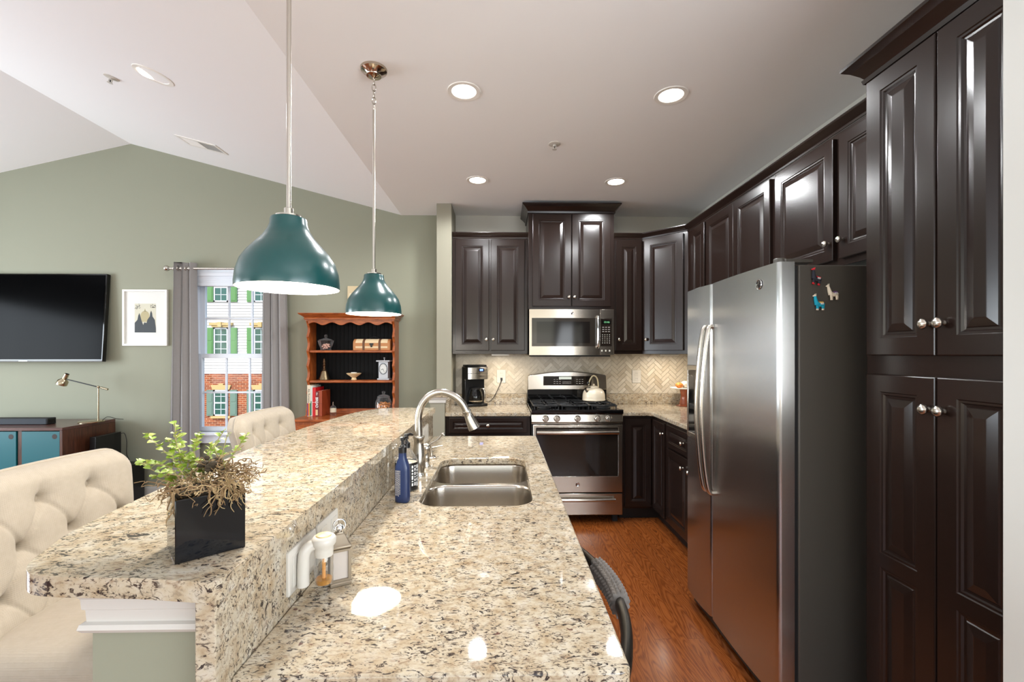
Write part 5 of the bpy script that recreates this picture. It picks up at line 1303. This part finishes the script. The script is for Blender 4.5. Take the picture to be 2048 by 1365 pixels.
for zt_ in (1.438, 1.158): MB().box(hx0 + .022, 4.205, zt_ - .022, hx1 - .022, 4.364, zt_).build('shelf', 'cherry_h', t, bevel=.006)
val = [(hx0 + .022, 1.725), (hx1 - .022, 1.725)] + [(hx1 - .022 - (hx1 - hx0 - .044) * k / 80, 1.683 + .013 * math.cos(2 * PI * 4.6 * (k / 80 - .5)) * 1.0) for k in range(81)]
MB().prism(val, hyf + .004, hyf + .022, 'XZ').build('scalloped_valance', 'cherry_h', t, bevel=.002)
MB().sweep([(hx0, hyb), (hx0, hyf), (hx1, hyf), (hx1, hyb)], [(0, 1.715), (.006, 1.715), (.006, 1.722), (.012, 1.724), (.012, 1.734), (.008, 1.738), (.022, 1.752), (.046, 1.768), (.050, 1.774), (.050, 1.779), (0, 1.779)]).build('cornice', 'cherry_h', t, smooth=28)
MB().box(hx0, hyf, 1.72, hx1, hyb, 1.775).build('top_board', 'cherry_h', t)
# candy dish
sz1, sz2 = 1.4385, 1.1585
t = thing('candy_dish', 'lidded cut glass candy dish on the top shelf of the hutch', 'dish', (-1.667, 4.285, sz1), 0)
fl = lambda a, z: 1 + .05 * math.cos(10 * a)
MB().lathe([(.045, .0005), (.048, .006), (.046, .02), (.062, .055), (.070, .086), (.072, .090)], n=40, mod=fl).build('bowl', 'clear', t, smooth=30)
mb = MB(); 
for i in range(34): a, rr = rnd.uniform(0, 6.28), rnd.uniform(0, .034); mb.ball((rr * math.cos(a), rr * math.sin(a), .014 + rnd.uniform(0, .045)), .009, 8, 6)
o = mb.build('sweets', mat('pink sweets', (214, 168, 150), 0.5), t, smooth=60); o['kind'] = 'stuff'
mb = MB().lathe([(.070, .092), (.058, .100), (.030, .112), (.012, .118), (.010, .124), (.016, .132), (.014, .142), (.006, .150), (.001, .151)], n=36, mod=lambda a, z: 1 + .03 * math.cos(10 * a)); mb.build('lid', 'clear', t, smooth=30)
# trinket chest
t = thing('trinket_chest', 'small domed wooden chest with pale panels on the top hutch shelf', 'chest', (-1.222, 4.285, sz1), 0)
dome = [(-.06, 0), (.06, 0), (.06, .062)] + [(.06 * math.cos(R(a)), .062 + .045 * math.sin(R(a))) for a in range(15, 180, 15)] + [(-.06, .062)]
MB().prism(dome, -.172, .172, 'YZ').build('body', mat('honey wood', (176, 118, 70), 0.5), t, bevel=.003)
PV = mat('pale parchment', (214, 190, 152), 0.7); mb = MB()
def dp(s_): return [(p[0] * s_ , .062 + (p[1] - .062) * s_) for p in [(-.06, .068)] + [(-.06 * math.cos(R(a)), .062 + .045 * math.sin(R(a))) for a in range(15, 95, 10)]]
for xa, xb in ((-.148, -.085), (-.062, .062), (.085, .148)):
    a_ = dp(1.012); b_ = dp(.99); mb.rings([[(xa, p[0], p[1]) for p in a_] + [(xa, p[0], p[1]) for p in reversed(b_)], [(xb, p[0], p[1]) for p in a_] + [(xb, p[0], p[1]) for p in reversed(b_)]])
    mb.box(xa, -.0608, .020, xb, -.059, .038)
mb.build('parchment_panel', PV, t)
mb = MB()
for xc in (-.074, .074):
    a_ = dp(1.03); b_ = dp(.99); mb.rings([[(xc - .010, p[0], p[1]) for p in a_] + [(xc - .010, p[0], p[1]) for p in reversed(b_)], [(xc + .010, p[0], p[1]) for p in a_] + [(xc + .010, p[0], p[1]) for p in reversed(b_)]]); mb.box(xc - .010, -.0618, .002, xc + .010, -.059, .068)
mb.build('strap', mat('brown leather strap', (96, 62, 38), 0.6), t)
mb = MB().box(-.018, -.064, .050, .018, -.059, .066).box(-.010, -.066, .034, .010, -.059, .052); mb.lathe([(.008, 0), (.006, .004), (.001, .005)], (0, -.064, .036), 12, '-Y'); mb.build('latch', 'black_plastic', t)
MB().tube([(.045 * math.cos(R(a)) + .01, 0, .105 + .022 * math.sin(R(a))) for a in range(0, 181, 20)], .0025, 8).build('handle', 'black_plastic', t, smooth=60)
# bell
t = thing('hand_bell', 'brass hand bell with turned handle on the middle hutch shelf', 'bell', (-1.682, 4.285, sz2), 0)
MB().lathe([(.050, .0005), (.054, .003), (.046, .018), (.036, .045), (.029, .075), (.022, .088), (.008, .092)], n=32).build('bell', mat('aged brass', (128, 112, 86), 0.35, 1.0), t, smooth=45)
MB().lathe([(.008, .090), (.014, .096), (.014, .104), (.009, .110), (.012, .124), (.008, .132), (.015, .140), (.009, .150), (.011, .160), (.014, .170), (.008, .182), (.009, .192), (.004, .205), (.001, .208)], n=20).build('handle', mat('dark bronze', (92, 66, 42), 0.35, .7), t, smooth=45)
t = thing('footed_bowl', 'small carved cream footed bowl at the centre of the middle hutch shelf', 'bowl', (-1.404, 4.285, sz2), 0)
MB().lathe([(.024, .0005), (.026, .004), (.020, .014), (.018, .022), (.034, .034), (.056, .050), (.066, .060), (.068, .064), (.058, .066), (.001, .060)], n=32, mod=lambda a, z: 1 + .02 * math.cos(14 * a)).build('bowl', mat('carved soapstone', (222, 196, 150), 0.6), t, smooth=40)
MB().lathe([(.026, .0635), (.027, .072), (.001, .073)], n=20).build('candle', 'white_enamel', t, smooth=40)
t = thing('mantel_clock', 'silver mantel clock with oval face on the middle hutch shelf', 'clock', (-1.118, 4.285, sz2), R(-8))
SV = mat('brushed silver paint', (186, 188, 192), 0.35, .5)
MB().box(-.058, -.035, .0005, .058, .035, .016).box(-.066, -.04, .172, .066, .04, .186).build('base_and_roof', SV, t, bevel=.003)
MB().box(-.046, -.028, .016, .046, .028, .172).build('body', SV, t, bevel=.002)
el = lambda s_, y: [(.038 * s_ * math.cos(2 * PI * i / 30), y, .106 + .05 * s_ * math.sin(2 * PI * i / 30)) for i in range(30)]
dl_ = MB().rings([el(.9, -.030), el(.9, -.0285)]).build('dial', mat('grey dial', (206, 206, 202), 0.5), t)
MB().tube([(p[0], -.030, p[2]) for p in el(1, 0)], .003, 6, closed=True).build('bezel', mat('dark silver', (104, 108, 114), 0.3, .8), dl_, smooth=60)
mb = MB().tube([(0, -.032, .106), (-.020, -.032, .098)], .0014, 5).tube([(0, -.032, .106), (.010, -.032, .078)], .0010, 5)
for k in range(12): a = PI / 6 * k; mb.box(.030 * math.cos(a) - .001, -.0312, .106 + .039 * math.sin(a) - .002, .030 * math.cos(a) + .001, -.0302, .106 + .039 * math.sin(a) + .002)
mb.build('hands', 'black_mark', dl_)
MB().lathe([(.004, .186), (.004, .200), (.009, .206), (.007, .212), (.001, .214)], n=14).build('finial', SV, t, smooth=45)
# books
def book(label, x0, x1, yf_, h_, m_, extra=None):
    t = thing('book', label, 'book', (x0, yf_, BZ + .0005), 0, 'cookbooks on the hutch counter')
    w_ = x1 - x0 - .001; dp_ = 4.345 - yf_
    MB().box(0, 0, 0, .003, dp_, h_).box(w_ - .003, 0, 0, w_, dp_, h_).box(0, -.001, 0, w_, .003, h_).build('cover', m_, t, bevel=.001)
    MB().box(.003, .003, .003, w_ - .003, dp_ - .004, h_ - .003).build('pages', mat('page edges', (222, 214, 196), 0.8), t)
    if extra: extra(t, w_, h_)
def ex1(t, w_, h_):
    text('title', 'Ala Romana', .026, (w_ * .5, -.0016, h_ * .66), (R(90), R(90), 0), 'black_mark', t)
    for k, c in enumerate(((92, 66, 110), (196, 60, 40), (226, 160, 60), (60, 110, 80))):
        MB().box(w_ * k / 4, -.0016, .004, w_ * (k + 1) / 4, -.0011, h_ * .42).build('stripe', mat('spine stripe', c, 0.6), t)
book('cream spined cookbook with a striped lower spine, leftmost in the row', -1.788, -1.757, 4.16, .284, mat('cream cloth cover', (222, 208, 182), 0.7), ex1)
def ex2(t, w_, h_): MB().box(0, -.0016, .01, w_ * .45, -.0011, h_ * .5).build('band', mat('green band', (70, 120, 92), 0.6), t)
book('thin pale cookbook with a green band between the cream and red books', -1.757, -1.738, 4.16, .276, mat('pale grey cover', (206, 208, 200), 0.7), ex2)
def ex3(t, w_, h_): MB().box(0, -.0016, h_ * .48, w_, -.0011, h_ * .49).build('band', 'white_mark', t)
book('bright red cookbook standing in the hutch book row', -1.738, -1.708, 4.155, .262, mat('red cover', (196, 20, 28), 0.4), ex3)
def ex4(t, w_, h_):
    text('title', 'BREAD', .032, (w_ * .36, -.0016, h_ * .55), (R(90), R(90), 0), 'white_mark', t, bold=.0006)
    text('title', 'the', .020, (w_ * .42, -.0016, h_ * .90), (R(90), R(90), 0), 'white_mark', t)
    MB().box(w_ * .02, -.0016, .01, w_ * .66, -.0011, h_ * .27).build('band', mat('tan band', (214, 178, 134), 0.6), t)
book('dark red book titled BREAD in white capitals', -1.708, -1.676, 4.15, .228, mat('maroon cover', (110, 28, 24), 0.45), ex4)
def ex5(t, w_, h_): MB().box(0, -.0016, h_ * .5, w_, -.0011, h_ * .505).build('band', 'black_mark', t)
book('brown leather-look book, rightmost and shortest of the hutch row', -1.676, -1.648, 4.15, .235, mat('rust brown cover', (150, 62, 30), 0.4), ex5)
t = thing('reed_diffuser', 'small clear labelled bottle beside the books on the hutch', 'bottle', (-1.575, 4.22, BZ), 0)
MB().lathe([(.026, .0005), (.0275, .004), (.0275, .072), (.022, .084), (.008, .092), (.008, .098)], n=26).build('bottle_body', 'clear', t, smooth=40)
MB().lathe([(.0278, .030), (.0278, .066)], n=26, cap0=False, cap1=False).build('label_band', mat('cream label', (216, 206, 180), 0.7), t, smooth=40)
MB().cyl((0, 0, .092), .0045, .034, 12).build('stopper', 'nickel', t, smooth=40)
t = thing('glass_jar', 'glass jar of dry orange pasta on the hutch counter', 'jar', (-1.118, 4.255, BZ), 0)
MB().lathe([(.062, .0005), (.074, .006), (.078, .05), (.076, .12), (.062, .150), (.056, .162)], n=32).build('jar_body', 'clear', t, smooth=40)
mb = MB()
for i in range(120): a, rr = rnd.uniform(0, 6.28), .062 * math.sqrt(rnd.random()); mb.ball((rr * math.cos(a), rr * math.sin(a), .014 + rnd.uniform(0, .10)), (rnd.uniform(.007, .012), .008, .006), 7, 5)
o = mb.build('pasta', mat('orange pasta', (206, 132, 62), 0.6), t, smooth=60); o['kind'] = 'stuff'
MB().lathe([(.058, .163), (.060, .172), (.040, .186), (.012, .192), (.010, .198), (.018, .206), (.014, .220), (.001, .224)], n=28).build('lid', 'clear', t, smooth=40)

# ------------------------------------------------------------------ across the street
t = thing('townhouse', 'townhouse across the street, white siding over brick, green shutters', 'building', (-12, 20, -3.2), 0, world=True)
BX0, BX1, BF = -19, -4, 20.0
MB().box(BX0, BF, -3.2, BX1, BF + 6, .529).build('brick_wall', 'brick', t)
mb = MB().box(BX0, BF + .02, .529, BX1, BF + 6, 7.4); k = 0; z = .529
while z < 7.3: mb.add([(BX0, BF - .018, z), (BX1, BF - .018, z), (BX1, BF + .018, z + .125), (BX0, BF + .018, z + .125), (BX0, BF + .02, z), (BX1, BF + .02, z)], [(0, 1, 2, 3), (0, 4, 5, 1)]); z += .125
mb.build('siding_wall', 'siding', t)
MB().prism([(BF - .5, 7.4), (BF + 6.5, 7.4), (BF + 3, 9.6)], BX0 - .3, BX1 + .3, 'YZ').build('roof', mat('grey shingle', (92, 88, 86), 0.9), t)
def shutter(x0_, x1_, z0_, z1_, m_):
    mb = MB().box(x0_, BF - .06, z0_, x1_, BF - .015, z1_)
    zm = z0_ + (z1_ - z0_) * .52
    for a, b in ((z0_ + .06, zm - .03), (zm + .03, z1_ - .06)): mb.box(x0_ + .05, BF - .072, a, x1_ - .05, BF - .06, b)
    mb.build('shutter', m_, t, bevel=.008)
for r, (za, zb_) in enumerate(((-1.31, -.18), (1.31, 2.55), (3.68, 4.95))):
    for k in range(-3, 4):
        cx_ = -12.325 + k * 1.738; hw_ = .30
        if cx_ < BX0 + 1 or cx_ > BX1 - 1: continue
        f = MB().box(cx_ - hw_, BF - .05, za, cx_ - hw_ + .05, BF + .02, zb_).box(cx_ + hw_ - .05, BF - .05, za, cx_ + hw_, BF + .02, zb_).box(cx_ - hw_, BF - .05, za, cx_ + hw_, BF + .02, za + .06).box(cx_ - hw_, BF - .05, zb_ - .06, cx_ + hw_, BF + .02, zb_).box(cx_ - hw_, BF - .045, (za + zb_) / 2 - .03, cx_ + hw_, BF + .01, (za + zb_) / 2 + .03)
        f.box(cx_ - .012, BF - .036, za, cx_ + .012, BF - .005, zb_).box(cx_ - hw_, BF - .036, za + (zb_ - za) * .25 - .012, cx_ + hw_, BF - .005, za + (zb_ - za) * .25 + .012).box(cx_ - hw_, BF - .036, za + (zb_ - za) * .75 - .012, cx_ + hw_, BF - .005, za + (zb_ - za) * .75 + .012)
        wo = f.build('window', 'window_white', t)
        MB().box(cx_ - hw_ + .04, BF - .03, za + .04, cx_ + hw_ - .04, BF - .022, zb_ - .04).build('pane', 'ext_glass', wo)
        sm_ = 'shutter_grey' if r == 0 else 'shutter'
        shutter(cx_ - hw_ - .31, cx_ - hw_ - .03, za, zb_, sm_); shutter(cx_ + hw_ + .10, cx_ + hw_ + .40, za, zb_, sm_)
        if r == 0:
            MB().prism([(cx_ - .36, zb_ + .01), (cx_ + .36, zb_ + .01), (cx_ + .44, zb_ + .22), (cx_ + .09, zb_ + .22), (cx_ + .11, zb_ + .28), (cx_ - .11, zb_ + .28), (cx_ - .09, zb_ + .22), (cx_ - .44, zb_ + .22)], BF - .05, BF + .01, 'XZ').build('stone_lintel', 'stone', t)
            MB().box(cx_ - .42, BF - .09, za - .11, cx_ + .42, BF + .01, za - .01).build('stone_sill', 'stone', t)
        else:
            MB().box(cx_ - .36, BF - .12, zb_ + .02, cx_ + .44, BF + .01, zb_ + .10).box(cx_ - .44, BF - .16, zb_ + .10, cx_ + .52, BF + .01, zb_ + .20).box(cx_ - .06, BF - .20, zb_ + .02, cx_ + .10, BF, zb_ + .24).build('head_moulding', 'stone', t)
struct('ground', MB().box(-40, 4.7, -3.4, 30, 60, -3.2), 'asphalt', 'grey street surface outside the window')
